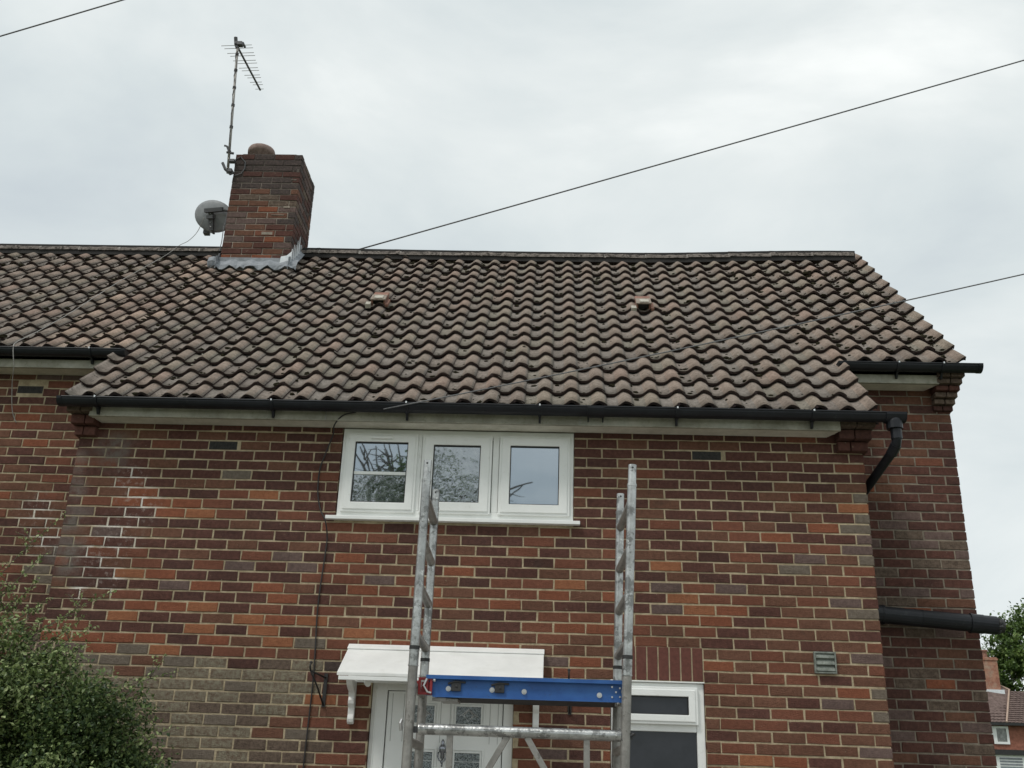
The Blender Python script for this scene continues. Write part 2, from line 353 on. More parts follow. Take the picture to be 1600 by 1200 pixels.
bb = MB(); wall_backing(bb, XBL + .007, -.007, 0, 4.27, .0042, .22, [WIN, DOOR, LOW]); 
bb.prism([(.22, 0), (.78, 0), (.78, 4.27 + .76 * TN), (.22, 4.27 + .2 * TN)], 'x', XBL + .007, XBL + .2)
bb.prism([(.22, 0), (.78, 0), (.78, 4.27 + .76 * TN), (.22, 4.27 + .2 * TN)], 'x', -.2, -.007)
front_wall = bb.build('front_wall', M['mortar'], house)
bb = MB(); bb.box(XL_END, XBL + .01, SETB + .0042, 1.0, 0, 4.97)
left_wall = bb.build('side_wing_wall', M['mortar'], house)
bb = MB(); bb.box(-.01, XR_WALL - .007, SETB + .0042, 1.0, 0, 4.97)
ywE = 2 * RIDGE_Y - SETB
bb.prism([(1.0, 0), (ywE, 0), (ywE, 4.97), (RIDGE_Y, RIDGE_Z - .17), (1.0, 4.97 + .24 * TN)], 'x', XR_WALL - .25, XR_WALL - .007)
right_wall = bb.build('end_wing_wall', M['mortar_shaded'], house)
bb = MB(); bb.box(XL_END, XR_WALL - .3, 1.05, ywE - .01, 0, 4.9); bb.box(-5.6, -.25, .45, 1.05, 0, 4.3)
core = bb.build('interior', M['plaster'], house)
bb = MB(); bb.box(XL_END, XR_WALL - .25, ywE - .25, ywE, 0, 4.97)
rear_wall = bb.build('rear_wall', BM['brown'], house)

brick_meshes = {}
def brick_mesh(L, H, D, var):
    key = (round(L, 3), round(H, 3), D, var)
    if key in brick_meshes: return brick_meshes[key]
    rnd = random.Random(hash(key) & 0xffff)
    c = .0045; j = lambda s=.0018: rnd.uniform(-s, s)
    xs_ = [(0, 0), (rnd.uniform(.3, .7), 0), (1, 0), (1, 1), (rnd.uniform(.3, .7), 1), (0, 1)]
    fr = [((c if a == 0 else L - c if a == 1 else L * a) + j(), j(.0012), (c if b == 0 else H - c) + j()) for a, b in xs_]
    md = [((0 if a == 0 else L if a == 1 else L * a) + j(.0024), c, (0 if b == 0 else H) + j(.0022)) for a, b in xs_]
    bk = [(0, D, 0), (L, D, 0), (L, D, H), (0, D, H)]
    mid = (L * rnd.uniform(.35, .65), rnd.uniform(-.0015, .0015), H * rnd.uniform(.35, .65))
    vs = fr + md + bk + [mid]
    fs = [(k, (k + 1) % 6, 16) for k in range(6)] + [(k, 6 + k, 6 + (k + 1) % 6, (k + 1) % 6) for k in range(6)]
    fs += [(6, 12, 13, 8, 7), (8, 13, 14, 9), (9, 14, 15, 11, 10), (11, 15, 12, 6), (12, 15, 14, 13)]
    brick_meshes[key] = (vs, fs, {})
    return brick_meshes[key]

placements = []      # (score, parent, L, H, D, var, Matrix, colour)
def put_brick(parent, L, M4, colour, H=.0657, D=.10, score=0): placements.append([score, parent, L, H, D, random.randrange(5), M4, colour])

ORANGE = {(4, -5.28), (5, -5.36), (5, -5.17), (5, -4.95), (6, -5.05), (6, -4.82), (12, -5.28), (12, -5.06), (13, -4.72), (15, -5.17), (15, -4.95), (15, -4.72), (16, -5.28), (16, -4.49), (17, -4.72), (18, -4.6), (19, -5.4), (19, -4.94), (4, -4.37), (10, -3.74), (13, -4.27), (14, -4.18), (11, -2.91), (14, -2.58), (16, -3.94), (17, -3.6), (13, -3.6), (16, -4.17), (17, -4.22), (18, -4.15), (23, -3.84), (12, -2.13), (13, -2.25), (13, -1.86), (10, -1.45), (13, -1.34), (14, -1.25), (15, -1.35), (15, -1.13), (16, -2.15), (16, -1.93), (19, -1.11), (27, -.89), (4, -.12)}
GREYS = {(3, -.05), (5, -.05), (6, -.12), (7, -.05), (8, -.12), (9, -.05), (14, -.05), (2, -4.55), (9, -.5), (10, -.6)}
def near(S_, k, x): return any(a == k and abs(x - b) < .115 for a, b in S_)
def colour_front(k, x, z):
    r = random.random()
    if near(ORANGE, k, x): return random.choice(['orange', 'orange', 'orange_red', 'orange_red'])
    if near(GREYS, k, x): return random.choice(['grey', 'grey', 'purple'])
    # weathered patch low on the left
    if z < 2.44 + .10 * math.sin(x * 3.1) + random.uniform(-.09, .06) and x < -3.80 + max(0, (2.45 - z)) * .12 + random.uniform(-.2, .06):
        if z > 2.30: return random.choice(['grey', 'purple', 'grey_green', 'orange_red', 'red'])
        if x > -4.3 and z < 2.1 - (x + 4.3) * .2: return random.choice(['wet_and_shaded', 'wet_and_shaded', 'grey', 'wet_and_shaded', 'grey_green', 'brown'])
        return random.choice(['grey_green'] * 7 + ['grey', 'wet_and_shaded', 'wet_and_shaded', 'brown'])
    if z > 3.35:                                                  # upper courses: even dark maroon, shade below the eaves put into brick colour
        return 'maroon' if r < .56 else 'maroon_dark' if r < .76 else 'brown' if r < .92 else 'red'
    if x < -3.75 and z > 2.45: return 'maroon' if r < .38 else 'brown' if r < .62 else 'maroon_dark' if r < .80 else 'red' if r < .96 else 'purple'
    if z > 2.9: return 'maroon' if r < .44 else 'brown' if r < .68 else 'maroon_dark' if r < .80 else 'red' if r < .97 else 'orange_red'
    if x > -1.25:
        return 'brown' if r < .44 else 'red' if r < .72 else 'maroon' if r < .92 else 'purple' if r < .95 else 'orange_red' if r < .98 else 'grey'
    return 'red' if r < .36 else 'brown' if r < .60 else 'maroon' if r < .78 else 'orange_red' if r < .88 else 'orange' if r < .88 else 'purple' if r < .92 else 'maroon_dark' if r < .99 else 'black'
def colour_wing_l(k, x, z):
    r = random.random()
    if z < 3.1 and x > -6.4: return random.choice(['purple', 'grey', 'maroon', 'maroon_dark'])
    return 'maroon' if r < .34 else 'brown' if r < .60 else 'maroon_dark' if r < .78 else 'red' if r < .92 else 'purple' if r < .96 else 'orange_red'
def colour_wing_r(k, x, z):  # right wing picks darker bricks, painting in the shade on that wall
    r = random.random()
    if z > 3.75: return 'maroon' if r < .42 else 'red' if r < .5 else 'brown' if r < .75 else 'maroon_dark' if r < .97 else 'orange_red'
    if z > 3.0: return 'purple' if r < .22 else 'maroon' if r < .40 else 'maroon_dark' if r < .68 else 'wet_and_shaded' if r < .96 else 'red'
    return 'wet_and_shaded' if r < .24 else 'maroon' if r < .52 else 'maroon_dark' if r < .74 else 'brown' if r < .90 else 'orange_red' if r < .94 else 'purple'

def brick_rows(parent, a, b, y, kmin, kmax, ops, colour, right_full_even=True, anchor=None, zoff=0.0):
    """stretcher bond on a wall facing the viewer; rows counted downwards from z = 3.87; anchor = right-hand end of the bond"""
    A = b if anchor is None else anchor
    for k in range(kmin, kmax):
        zt = 3.87 - .075 * k + zoff; z0 = zt - .0702; z1 = zt - .004
        first = .22 if (k % 2 == 0) == right_full_even else .1075
        xs = []; x = A; xl = A - first
        xs.append((xl + .005, x))
        while xl > a + .001:
            nx = xl - .225; xs.append((max(nx + .005, a), xl - .005)); xl = nx
        for (p, q_) in xs:
            if q_ - p < .04: continue
            for s0, s1 in sub_openings(p, min(q_, b), z0, z1, ops):
                if s1 - s0 < .035: continue
                xm = (s0 + s1) / 2
                m4 = Matrix.Translation((s0 - .0003 + random.uniform(-.001, .001), y + random.uniform(-.0026, .0016), z0 + random.uniform(-.0018, .0018))) @ Matrix.Rotation(random.uniform(-.004, .004), 4, 'Y')
                sc = 1e3 if not seen((xm, y, z0)) else (Vector((xm, y, z0)) - CAM).length
                put_brick(parent, s1 - s0 + .0006, m4, colour(k, xm, z0), score=sc)
brick_rows(front_wall, XBL, 0.0, 0.0, -3, 52, OPS, colour_front)
brick_rows(left_wall, XL_END, XBL - .003, SETB, -13, 52, [(-6.83, -6.60, 4.57, 4.645)], colour_wing_l, anchor=-5.79)
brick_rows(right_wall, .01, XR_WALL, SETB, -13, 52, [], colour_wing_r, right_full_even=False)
# returns and gable: rows running front to back
def side_rows(parent, x, ya, yb, kmin, kmax, facing, colour, topf=None):
    for k in range(kmin, kmax):
        z0 = 3.87 - .075 * k - .070
        ya_ = ya; off = .112 if k % 2 else 0
        y = ya + .005 - off
        while y < yb - .04:
            p, q_ = max(y, ya + .004), min(y + .215, yb)
            if q_ - p > .04 and (topf is None or z0 + .07 < topf(p) and z0 + .07 < topf(q_)):
                if facing > 0: m4 = Matrix.Translation((x, p, z0)) @ Matrix.Rotation(rad(90), 4, 'Z')
                else: m4 = Matrix.Translation((x, q_, z0)) @ Matrix.Rotation(rad(-90), 4, 'Z')
                put_brick(parent, q_ - p, m4, colour(k, x - 1 if x > 0 else x, z0), score=1e3, D=.05)
            y += .225
rt_ = lambda y: 4.24 + y * TN
side_rows(front_wall, 0.0, .105, SETB - .003, -12, 52, 1, colour_wing_r, lambda y: 4.24 + y * TN)
side_rows(front_wall, XBL, .105, SETB - .003, -12, 52, -1, colour_wing_l, lambda y: 4.24 + y * TN)
side_rows(right_wall, XR_WALL, SETB + .105, ywE, -42, 52, 1, colour_wing_r, lambda y: min(4.24 + y * TN, 4.24 + (2 * RIDGE_Y - y) * TN))

# chimney -----------------------------------------------------------
CX0, CX1, CY0, CY1, CZ1 = -5.892, -5.137, 2.45, 3.108, 8.135
bb = MB(); bb.box(CX0 + .007, CX1 - .007, CY0 + .007, CY1 - .007, 6.2, CZ1 - .01)
chimney = bb.build('chimney', M['mortar_chimney'], house)
def colour_ch(k, x, z):
    r = random.random()
    if z > 7.66: return random.choice(['soot', 'soot', 'soot', 'maroon_dark', 'soot'])
    if z > 7.45: return random.choice(['soot', 'maroon_dark', 'brown', 'wet_and_shaded'])
    if x > -5.33 and r < .75: return random.choice(['soot', 'maroon_dark'])
    return 'brown' if r < .44 else 'orange_red' if r < .52 else 'red' if r < .62 else 'maroon' if r < .82 else 'purple'
nr = 24
for k in range(nr):
    z0 = CZ1 - .075 * (k + 1) + .005
    if z0 < 6.35: break
    off = .1125 if k % 2 else 0
    for (p0, p1, base, rot, fix) in ((CX0, CX1, 'x', 0, CY0), (CY0, CY1, 'y', 90, CX1), (CX0, CX1, 'x', 180, CY1), (CY0, CY1, 'y', -90, CX0)):
        a = p0 - off
        if base == 'y': a = p0 + .10 - (.1125 - off)
        while a < p1 - .02:
            s0, s1 = max(a, p0 + (.102 if base == 'y' else 0)), min(a + .215, p1 - (.102 if base == 'y' else 0))
            if s1 - s0 > .035:
                jx = random.uniform(-.003, .003)
                if rot == 0: m4 = Matrix.Translation((s0, fix + jx, z0))
                elif rot == 90: m4 = Matrix.Translation((fix + jx, s0, z0)) @ Matrix.Rotation(rad(90), 4, 'Z')
                elif rot == 180: m4 = Matrix.Translation((s1, fix, z0)) @ Matrix.Rotation(rad(180), 4, 'Z')
                else: m4 = Matrix.Translation((fix + jx, s1, z0)) @ Matrix.Rotation(rad(-90), 4, 'Z')
                xx = (s0 + s1) / 2 if base == 'x' else (-5.2 if rot == 90 else -5.8)
                c = colour_ch(k, xx, z0)
                if rot == 90: c = random.choice(['purple', 'soot', 'soot', 'wet_and_shaded', 'maroon_dark', 'maroon'])
                put_brick(chimney, s1 - s0, m4, c, score=900 + k)
            a += .225

# the 300 bricks that show largest are objects; the rest of each wall is one mesh
placements.sort(key=lambda p: p[0])
matkeys = list(BM)
rest = {}
for i, (sc, parent, L, H, D, var, m4, colr) in enumerate(placements):
    Lq = round(L, 3)
    vs, fs, cache = brick_mesh(Lq, H, D, var)
    if i < 300 and sc < 900:
        if colr not in cache:
            me = bpy.data.meshes.new('brick'); me.from_pydata(vs, [], fs); me.materials.append(BM[colr]); me.update(); cache[colr] = me
        o = bpy.data.objects.new('brick', cache[colr]); col.objects.link(o); o.parent = parent
        o.matrix_local = Matrix.Translation(-Vector(ROOTLOC[house.name])) @ m4
    else:
        mb = rest.setdefault(parent.name, (parent, MB()))[1]
        mb.add([m4 @ Vector(v) for v in vs], fs, matkeys.index(colr))
for pn, (parent, mb) in rest.items():
    mb.build('brick', [BM[k] for k in matkeys], parent, kind='stuff')

# soldier course, air bricks
for i in range(8):
    mb = MB(); x = -1.827 + i * .0765
    mb.box(x, x + .067, random.uniform(-.002, .001), .1, 2.304, 2.524)
    mb.build('soldier_brick', M['letter_brown'], front_wall, bevel=.003)
for (x0, x1, z0, z1) in (AB1, AB2):
    mb = MB(); mb.box(x0 + .006, x1 - .006, .004, .08, z0 + .005, z1 - .005)
    for r_ in range(2):
        for c_ in range(9):
            xx = x0 + .02 + c_ * .021; zz = z0 + .014 + r_ * .027
            mb.box(xx, xx + .013, -.001, .01, zz, zz + .018)
    mb.build('air_brick', M['airbrick'], front_wall)
mb = MB(); mb.box(-6.825, -6.605, SETB + .004, .83, 4.575, 4.64)
for r_ in range(2):
    for c_ in range(9): mb.box(-6.81 + c_ * .021, -6.797 + c_ * .021, SETB - .001, SETB + .01, 4.584 + r_ * .027, 4.602 + r_ * .027)
mb.build('air_brick', M['airbrick'], left_wall)

# corbelled kneelers at the eaves ------------------------------------
def corbel(parent, xa, xb, y, z, steps, h, dy, dx, side):
    root = MB(); root.box(min(xa, xb) + .01, max(xa, xb) - .01, y - .003, y + .05, z + .01, z + h * steps)
    cb = root.build('corbel', BM['wet_and_shaded'], parent)
    for i in range(steps):
        mb = MB(); o_ = side * dx * (i + 1); e = .006
        x0, x1 = (xa + o_, xb) if side < 0 else (xa, xb + o_)
        yy = y - dy * (i + 1); zz = z + h * i
        m_ = (x0 + x1) / 2 + random.uniform(-.02, .02)
        for (p, q_) in ((x0, m_ - .004), (m_ + .004, x1)):
            c = .003
            mb.box(p, q_, yy + random.uniform(-c, c), y + .1, zz + .004, zz + h - .004)
        mb.build('corbel_brick', BM[random.choice(['maroon', 'maroon_dark', 'wet_and_shaded', 'wet_and_shaded'])], cb, bevel=.003)
corbel(front_wall, XBL, -5.70, 0, 3.945, 3, .075, .058, .018, -1)
corbel(front_wall, -.195, 0.0, 0, 3.945, 3, .075, .058, .018, 1)
corbel(right_wall, .83, XR_WALL, SETB, 4.56, 6, .047, .034, .012, 1)
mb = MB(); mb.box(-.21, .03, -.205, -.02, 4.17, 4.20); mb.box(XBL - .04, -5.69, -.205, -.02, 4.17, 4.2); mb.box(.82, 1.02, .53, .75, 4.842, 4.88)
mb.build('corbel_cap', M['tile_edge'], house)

# fascia and soffit ------------------------------------------------------
def eaves(x0, x1, dy, dz, mitre_l=0, mitre_r=0, parent=house):
    mb = MB(); mb.box(x0, x1, -.17 + dy, -.148 + dy, 4.062 + dz, 4.19 + dz); mb.box(x0, x1, -.176 + dy, -.170 + dy, 4.062 + dz, 4.069 + dz)
    mb.build('fascia', M['fascia'], parent, bevel=.002)
    for k in range(1, int((x1 - x0) / 1.9) + 1):
        xj = x0 + (x1 - x0) * k / (int((x1 - x0) / 1.9) + 1) + .07 * math.sin(k * 5)
        mb = MB(); mb.box(xj - .0015, xj + .0015, -.1775 + dy, -.168 + dy, 4.063 + dz, 4.15 + dz); mb.build('board_joint', M['groove'], parent)
    mb = MB()
    a, b = x0 + .0, x1
    mb.prism([(a + .002, -.148 + dy), (b - .002, -.148 + dy), (b - mitre_r, -.001 + dy), (a + mitre_l, -.001 + dy)], 'z', 4.065 + dz, 4.077 + dz)
    mb.build('soffit', M['soffit'], parent)
eaves(-5.718, -.198, 0, 0, .03, .06)
eaves(XL_END, XBL - .03, SETB, RISE - .028, 0, 0)
eaves(-.005 + .02, .845, SETB, RISE - .028, 0, .07)

# gutters ---------------------------------------------------------------
def gutter(x0, x1, y, z, brk, unions=(), cap=(True, True)):
    r, th, n = .056, .004, 10
    mb = MB(); segs = 1
    prof = []
    for i in range(n + 1):
        a = math.pi + math.pi * i / n; prof.append((math.cos(a) * r, math.sin(a) * r))
    prof += [(math.cos(2 * math.pi - math.pi * i / n) * (r - th), math.sin(2 * math.pi - math.pi * i / n) * (r - th)) for i in range(n + 1)]
    mb.prism([(y + p[0], z + p[1]) for p in prof], 'x', x0, x1)
    mb.tube([(x0, y - r, z), (x1, y - r, z)], .0055, 6)
    gt = mb.build('gutter', M['upvc_black'], house, smooth=False)
    for xx, on in ((x0, cap[0]), (x1, cap[1])):
        if on:
            m2 = MB(); s = -.03 if xx == x0 else -.002
            m2.prism([(y + math.cos(math.pi + math.pi * i / n) * (r + .006), z + .004 + math.sin(math.pi + math.pi * i / n) * (r + .006)) for i in range(n + 1)], 'x', xx - .002 + s, xx + .032 + s)
            m2.build('end_cap', M['upvc_black'], gt)
    for xx in brk:
        m2 = MB()
        pr = [(y + math.cos(math.pi * .98 + math.pi * 1.04 * i / 12) * (r + .007), z + math.sin(math.pi * .98 + math.pi * 1.04 * i / 12) * (r + .007)) for i in range(13)]
        m2.prism(pr, 'x', xx - .012, xx + .012)
        m2.prism([(y + .055, z - .02), (y + .055, z - .10), (y + .035, z - .10), (y + .01, z - .06)], 'x', xx - .008, xx + .008)
        m2.build('gutter_bracket', M['upvc_black'], gt)
        m3 = MB(); m3.box(xx - .005, xx + .005, y - r - .012, y - r + .006, z - .004, z + .009); m3.build('gutter_clip', M['lead_white'], gt)  # pale colour paints the highlight on each clip
    for xx in unions:
        m2 = MB()
        pr = [(y + math.cos(math.pi * .98 + math.pi * 1.04 * i / 12) * (r + .008), z + math.sin(math.pi * .98 + math.pi * 1.04 * i / 12) * (r + .008)) for i in range(13)]
        m2.prism(pr, 'x', xx - .06, xx + .06)
        m2.box(xx - .058, xx - .048, y + .03, y + .05, z - .085, z - .04); m2.box(xx + .048, xx + .058, y + .03, y + .05, z - .085, z - .04)
        m2.build('gutter_union', M['upvc_black'], gt)
    return gt
GY = -.235
gf = gutter(-5.895, .215, GY, 4.168, [-5.64, -4.33, -3.34, -2.37, -1.38, -.41], [-1.965])
gutter(XL_END, -5.86, GY + SETB, 4.168 + RISE, [-12.5, -11.3, -10.1, -8.9, -7.7, -6.13], [-7.3])
gr = gutter(.05, 1.135, GY + SETB, 4.168 + RISE, [.50, .855], [])
# outlet and downpipe
mb = MB(); mb.lathe([(.056, -.055), (.056, .0), (.05, .03)], (.165, GY, 4.115), 16); mb.prism([(GY + math.cos(math.pi + math.pi * i / 12) * .064, 4.170 + math.sin(math.pi + math.pi * i / 12) * .066) for i in range(13)], 'x', .10, .235)
mb.build('gutter_outlet', M['upvc_black'], gf, smooth=False)
mb = MB(); mb.tube([(.172, GY, 4.07), (.172, GY, 3.99), (.170, GY + .02, 3.955), (.160, GY + .06, 3.92), (.060, .26, 3.735), (.048, .32, 3.70), (.042, .36, 3.65), (.042, .37, 0.0)], .034, 14)
dp = mb.build('downpipe', M['upvc_black'], house, smooth=True)
mb = MB(); mb.tube([(.172, GY, 4.065), (.172, GY, 3.985)], .039, 14); mb.tube([(.170, GY + .025, 3.952), (.150, GY + .085, 3.90)], .039, 14)
mb.build('pipe_socket', M['upvc_black'], dp, smooth=False)
# soil pipe
mb = MB(); a, b = Vector((.05, .655, 2.905)), Vector((.985, .61, 2.832)); 
mb.tube([a, b], .064, 20)
sp = mb.build('soil_pipe', M['upvc_black'], house, smooth=False)
d = (b - a).normalized()
for t0, t1, rr in ((.10, .19, .070), (.185, .20, .074), (.49, .498, .0665), (.86, .875, .074), (.875, .96, .071), (.96, 1.06, .068)):
    mb = MB(); L = (b - a).length; mb.tube([a + d * t0 * L, a + d * t1 * L], rr, 20); mb.build('pipe_socket', M['upvc_black'], sp)
mb = MB()
for i in range(9):
    ang = i * 2 * math.pi / 9; c = b + d * .07 + Vector((0, math.cos(ang) * .045, math.sin(ang) * .045)); mb.blob(c, .022, .02, .02, 0, .35)
mb.tube([b + d * .04, b + d * .11], .05, 14)
mb.build('pipe_end', M['rubber'], sp)

# ------------------------------------------------------------------ roof
mb = MB(); H_ = .085 / CS
def deck(x0, x1, y0, y1): 
    za = Z0 - .115 + (y0 - Y0) * TN; zb = Z0 - .115 + (y1 - Y0) * TN
    mb.prism([(y0, za - .05), (y0, za), (y1, zb), (y1, zb - .05)], 'x', x0, x1)
deck(-5.90, .08, -.16, .58); deck(XL_END, 1.06, .58, RIDGE_Y - .002)
zb = Z0 - .115 + (RIDGE_Y - Y0) * TN
mb.prism([(RIDGE_Y + .002, zb - .05), (RIDGE_Y + .002, zb), (2 * RIDGE_Y - .58, zb - (RIDGE_Y - .58) * TN), (2 * RIDGE_Y - .58, zb - (RIDGE_Y - .58) * TN - .05)], 'x', XL_END, 1.06)
roof = mb.build('roof', M['underlay'], house)
# rear slope covering (turned away from the viewer)
mb = MB(); nn = 20; rows = 17
for r_ in range(rows):
    t0 = r_ * G; 
    y_a, z_a = 2 * RIDGE_Y - (Y0 + .75 + t0 * CS * .82), Z0 + .68 + t0 * SN * .82
    mb.box(XL_END, 1.08, y_a - .20, y_a, z_a - .03, z_a + .0 + .18 * .0 + .02)
mb.prism([(RIDGE_Y + .01, zb + .07), (2 * RIDGE_Y - .5, zb + .07 - (RIDGE_Y - .5) * TN), (2 * RIDGE_Y - .5, zb + .01 - (RIDGE_Y - .5) * TN), (RIDGE_Y + .01, zb + .01)], 'x', XL_END, 1.07)
mb.v = mb.v[rows * 8:]; mb.f = [tuple(i - rows * 8 for i in f) for f in mb.f[rows * 6:]]; mb.m = mb.m[rows * 6:]
mb.build('rear_slope', M['tile_dark'], roof)

RH = .049
def prof(u):                                     # u in tile widths; roll crest at u = .8
    c = .5 + .5 * math.cos(2 * math.pi * (u - .80))
    return -RH + RH * (c ** 1.6)
def tile_mesh(u0, u1, var, cut=False):
    rnd = random.Random(100 + var)
    chips = rnd.sample(range(15), 3) if var % 10 >= 6 else []
    nu = 14; L = .335; th = .023
    us = [u0 + (u1 - u0) * i / nu for i in range(nu + 1)]
    vs = []; fs = []; mi = []
    for (v, lift) in ((0.0, 0.0), (L * .5, -.020), (L, -.044)):
        for i, u in enumerate(us):
            side = .0035 if i == nu else 0
            nj = rnd.uniform(-.003, .003) if v == 0 else 0
            if v == 0 and i in chips: nj += rnd.uniform(.008, .020)
            vs.append(((u - .8) * W, v + nj, prof(u) + lift + (.010 if i >= nu - 1 else .005 if i == nu - 2 else 0) + rnd.uniform(-.0008, .0008)))
    n1 = nu + 1
    b0 = len(vs)
    for (v, lift) in ((0.004, 0.0), (L, -.044)):
        for i, u in enumerate(us): vs.append(((u - .8) * W, v, prof(u) + lift - th))
    for r_ in range(2):
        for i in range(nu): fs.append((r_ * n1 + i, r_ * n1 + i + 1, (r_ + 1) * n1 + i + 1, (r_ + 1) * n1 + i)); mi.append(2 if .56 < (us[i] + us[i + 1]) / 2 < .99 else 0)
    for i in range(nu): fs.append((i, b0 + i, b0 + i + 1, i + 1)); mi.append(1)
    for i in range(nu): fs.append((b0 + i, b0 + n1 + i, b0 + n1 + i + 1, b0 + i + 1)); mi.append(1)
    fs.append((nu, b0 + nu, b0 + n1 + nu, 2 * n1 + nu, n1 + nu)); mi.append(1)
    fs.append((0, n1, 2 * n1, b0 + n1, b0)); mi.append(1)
    return vs, fs, mi
TM = {('n', v): tile_mesh(-.02, 1.10, v) for v in range(8)}
TM.update({('r', v): tile_mesh(-.02, .86, 20 + v) for v in range(8)})
TM.update({('l', v): tile_mesh(-.10, 1.10, 40 + v) for v in range(8)})
tmats = ['tile_brown', 'tile_grey', 'tile_green', 'tile_pink', 'tile_bleached', 'tile_dark']
tcache = {}
RB = Matrix(((1, 0, 0), (0, CS, -SN), (0, SN, CS))).to_4x4()
tiles = []
def sag(x, t):
    s = max(0, min(1, (x + 1.4) / 2.3)); s = s * s * (3 - 2 * s)
    return .05 * s * t / RIDGE_T - .012 * math.sin(max(0, min(1, (x + 5.1) / 5.0)) * math.pi) * t / RIDGE_T
NL = -37
for r_ in range(0, 17):
    lo, hi = (0, 29) if r_ < 4 else (NL, 34)
    for n in range(lo, hi + 1):
        x = PX + W * n; t = r_ * G
        if r_ == 16: t = 15.85 * G
        if CX0 - .04 < x - .08 and x + .02 < CX1 + .03 and t > 3.62: continue
        p = roofpt(x, t); p.z += sag(x, t)
        kind = 'r' if n == hi else 'l' if (n == 0 and r_ < 4) else 'n'
        # tone by place: a bleached pinkish strip down the left of the roof, greener to the right of it
        q = n + (16 - r_) * .30; rr = random.random()
        if -5.5 - .5 * math.sin(r_) < (n + (r_ - 4) * -.30) < -.8 and r_ >= 4 and r_ < 15:
            c = 'tile_bleached' if rr < .26 else 'tile_pink' if rr < .8 else 'tile_brown'
        elif n < 0: c = 'tile_grey' if rr < .34 else 'tile_brown' if rr < .70 else 'tile_pink' if rr < .86 else 'tile_green'
        else: c = 'tile_brown' if rr < .36 else 'tile_grey' if rr < .64 else 'tile_green' if rr < .88 else 'tile_pink' if rr < .93 else 'tile_dark'
        m4 = Matrix.Translation(p + Vector((random.uniform(-.0025, .0025), 0, random.uniform(-.002, .002)))) @ RB @ Matrix.Rotation(random.uniform(-.008, .008), 4, 'Z') @ Matrix.Rotation(random.uniform(-.006, .006), 4, 'X') @ Matrix.Translation((0, random.uniform(-.005, .005) - (.014 if random.random() < .03 else 0), 0))
        sc = (p - CAM).length if seen(p) else 1e3
        tiles.append((sc, kind, random.choice([0, 1, 2, 3, 4, 5, 0, 1, 2, 3, 4, 5, 6, 7]), m4, c, n, r_))
tiles.sort(key=lambda a: a[0])
mb = MB()
for i, (sc, kind, var, m4, c, n, r_) in enumerate(tiles):
    vs, fs, mi = TM[(kind, var)]
    if i < 300:
        key = (kind, var, c)
        if key not in tcache:
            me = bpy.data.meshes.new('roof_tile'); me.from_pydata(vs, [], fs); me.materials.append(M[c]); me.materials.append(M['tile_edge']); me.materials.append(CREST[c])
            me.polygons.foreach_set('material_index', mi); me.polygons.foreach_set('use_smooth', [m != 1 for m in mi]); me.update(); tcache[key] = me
        o = bpy.data.objects.new('roof_tile', tcache[key]); col.objects.link(o); o.parent = roof
        o.matrix_local = Matrix.Translation(-Vector(ROOTLOC[house.name])) @ m4
    else:
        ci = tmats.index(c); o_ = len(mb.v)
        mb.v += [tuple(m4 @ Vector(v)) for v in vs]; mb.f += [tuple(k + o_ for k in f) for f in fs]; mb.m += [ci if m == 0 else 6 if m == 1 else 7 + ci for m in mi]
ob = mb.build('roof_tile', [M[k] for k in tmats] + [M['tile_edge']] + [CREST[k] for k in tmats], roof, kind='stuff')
ob.data.polygons.foreach_set('use_smooth', [m != 6 for m in mb.m])

# ridge tiles --------------------------------------------------------
x = .985; i = 0
ridge_x = []
while x > XL_END:
    x1 = x; x0 = x - .448
    if not (x1 > CX0 - .02 and x0 < CX1 + .02): ridge_x.append((x0, x1))
    elif x1 > CX1 + .1: ridge_x.append((CX1 + .005, x1))
    elif x0 < CX0 - .1: ridge_x.append((x0, CX0 - .005))
    x = x0 - .006
for (x0, x1) in ridge_x:
    mb = MB(); n = 10; r = .125; xm = (x0 + x1) / 2
    cz = RIDGE_Z - .098 + sag(xm, RIDGE_T) + random.uniform(-.002, .002)
    tilt = random.uniform(-.0016, .0016)
    nx = 7; vs = []
    for k in range(nx + 1):
        xx = x0 + (x1 - x0) * k / nx
        for j in range(n + 1):
            a = math.pi * j / n; rr = r + random.uniform(-.004, .004)
            vs.append((xx, RIDGE_Y - math.cos(a) * rr, cz + math.sin(a) * rr * .84 + tilt * (k - nx / 2)))
    fs = [(k * (n + 1) + j, k * (n + 1) + j + 1, (k + 1) * (n + 1) + j + 1, (k + 1) * (n + 1) + j) for k in range(nx) for j in range(n)]
    fs.append(tuple(range(n + 1))); fs.append(tuple(nx * (n + 1) + j for j in range(n, -1, -1)))
    mb.add(vs, fs); rt_o = mb.build('ridge_tile', M['ridge'], roof)
for (x0, x1) in ridge_x:
    mb = MB(); cz = RIDGE_Z - .098 + sag(x0, RIDGE_T)
    pr = [(RIDGE_Y - math.cos(math.pi * j / 10) * .124, cz + math.sin(math.pi * j / 10) * (.106 + random.uniform(-.002, .006))) for j in range(11)]
    mb.prism(pr, 'x', x0 - .012, x0 + .012)
    mb.build('ridge_joint', M['ridge_mortar'], roof)
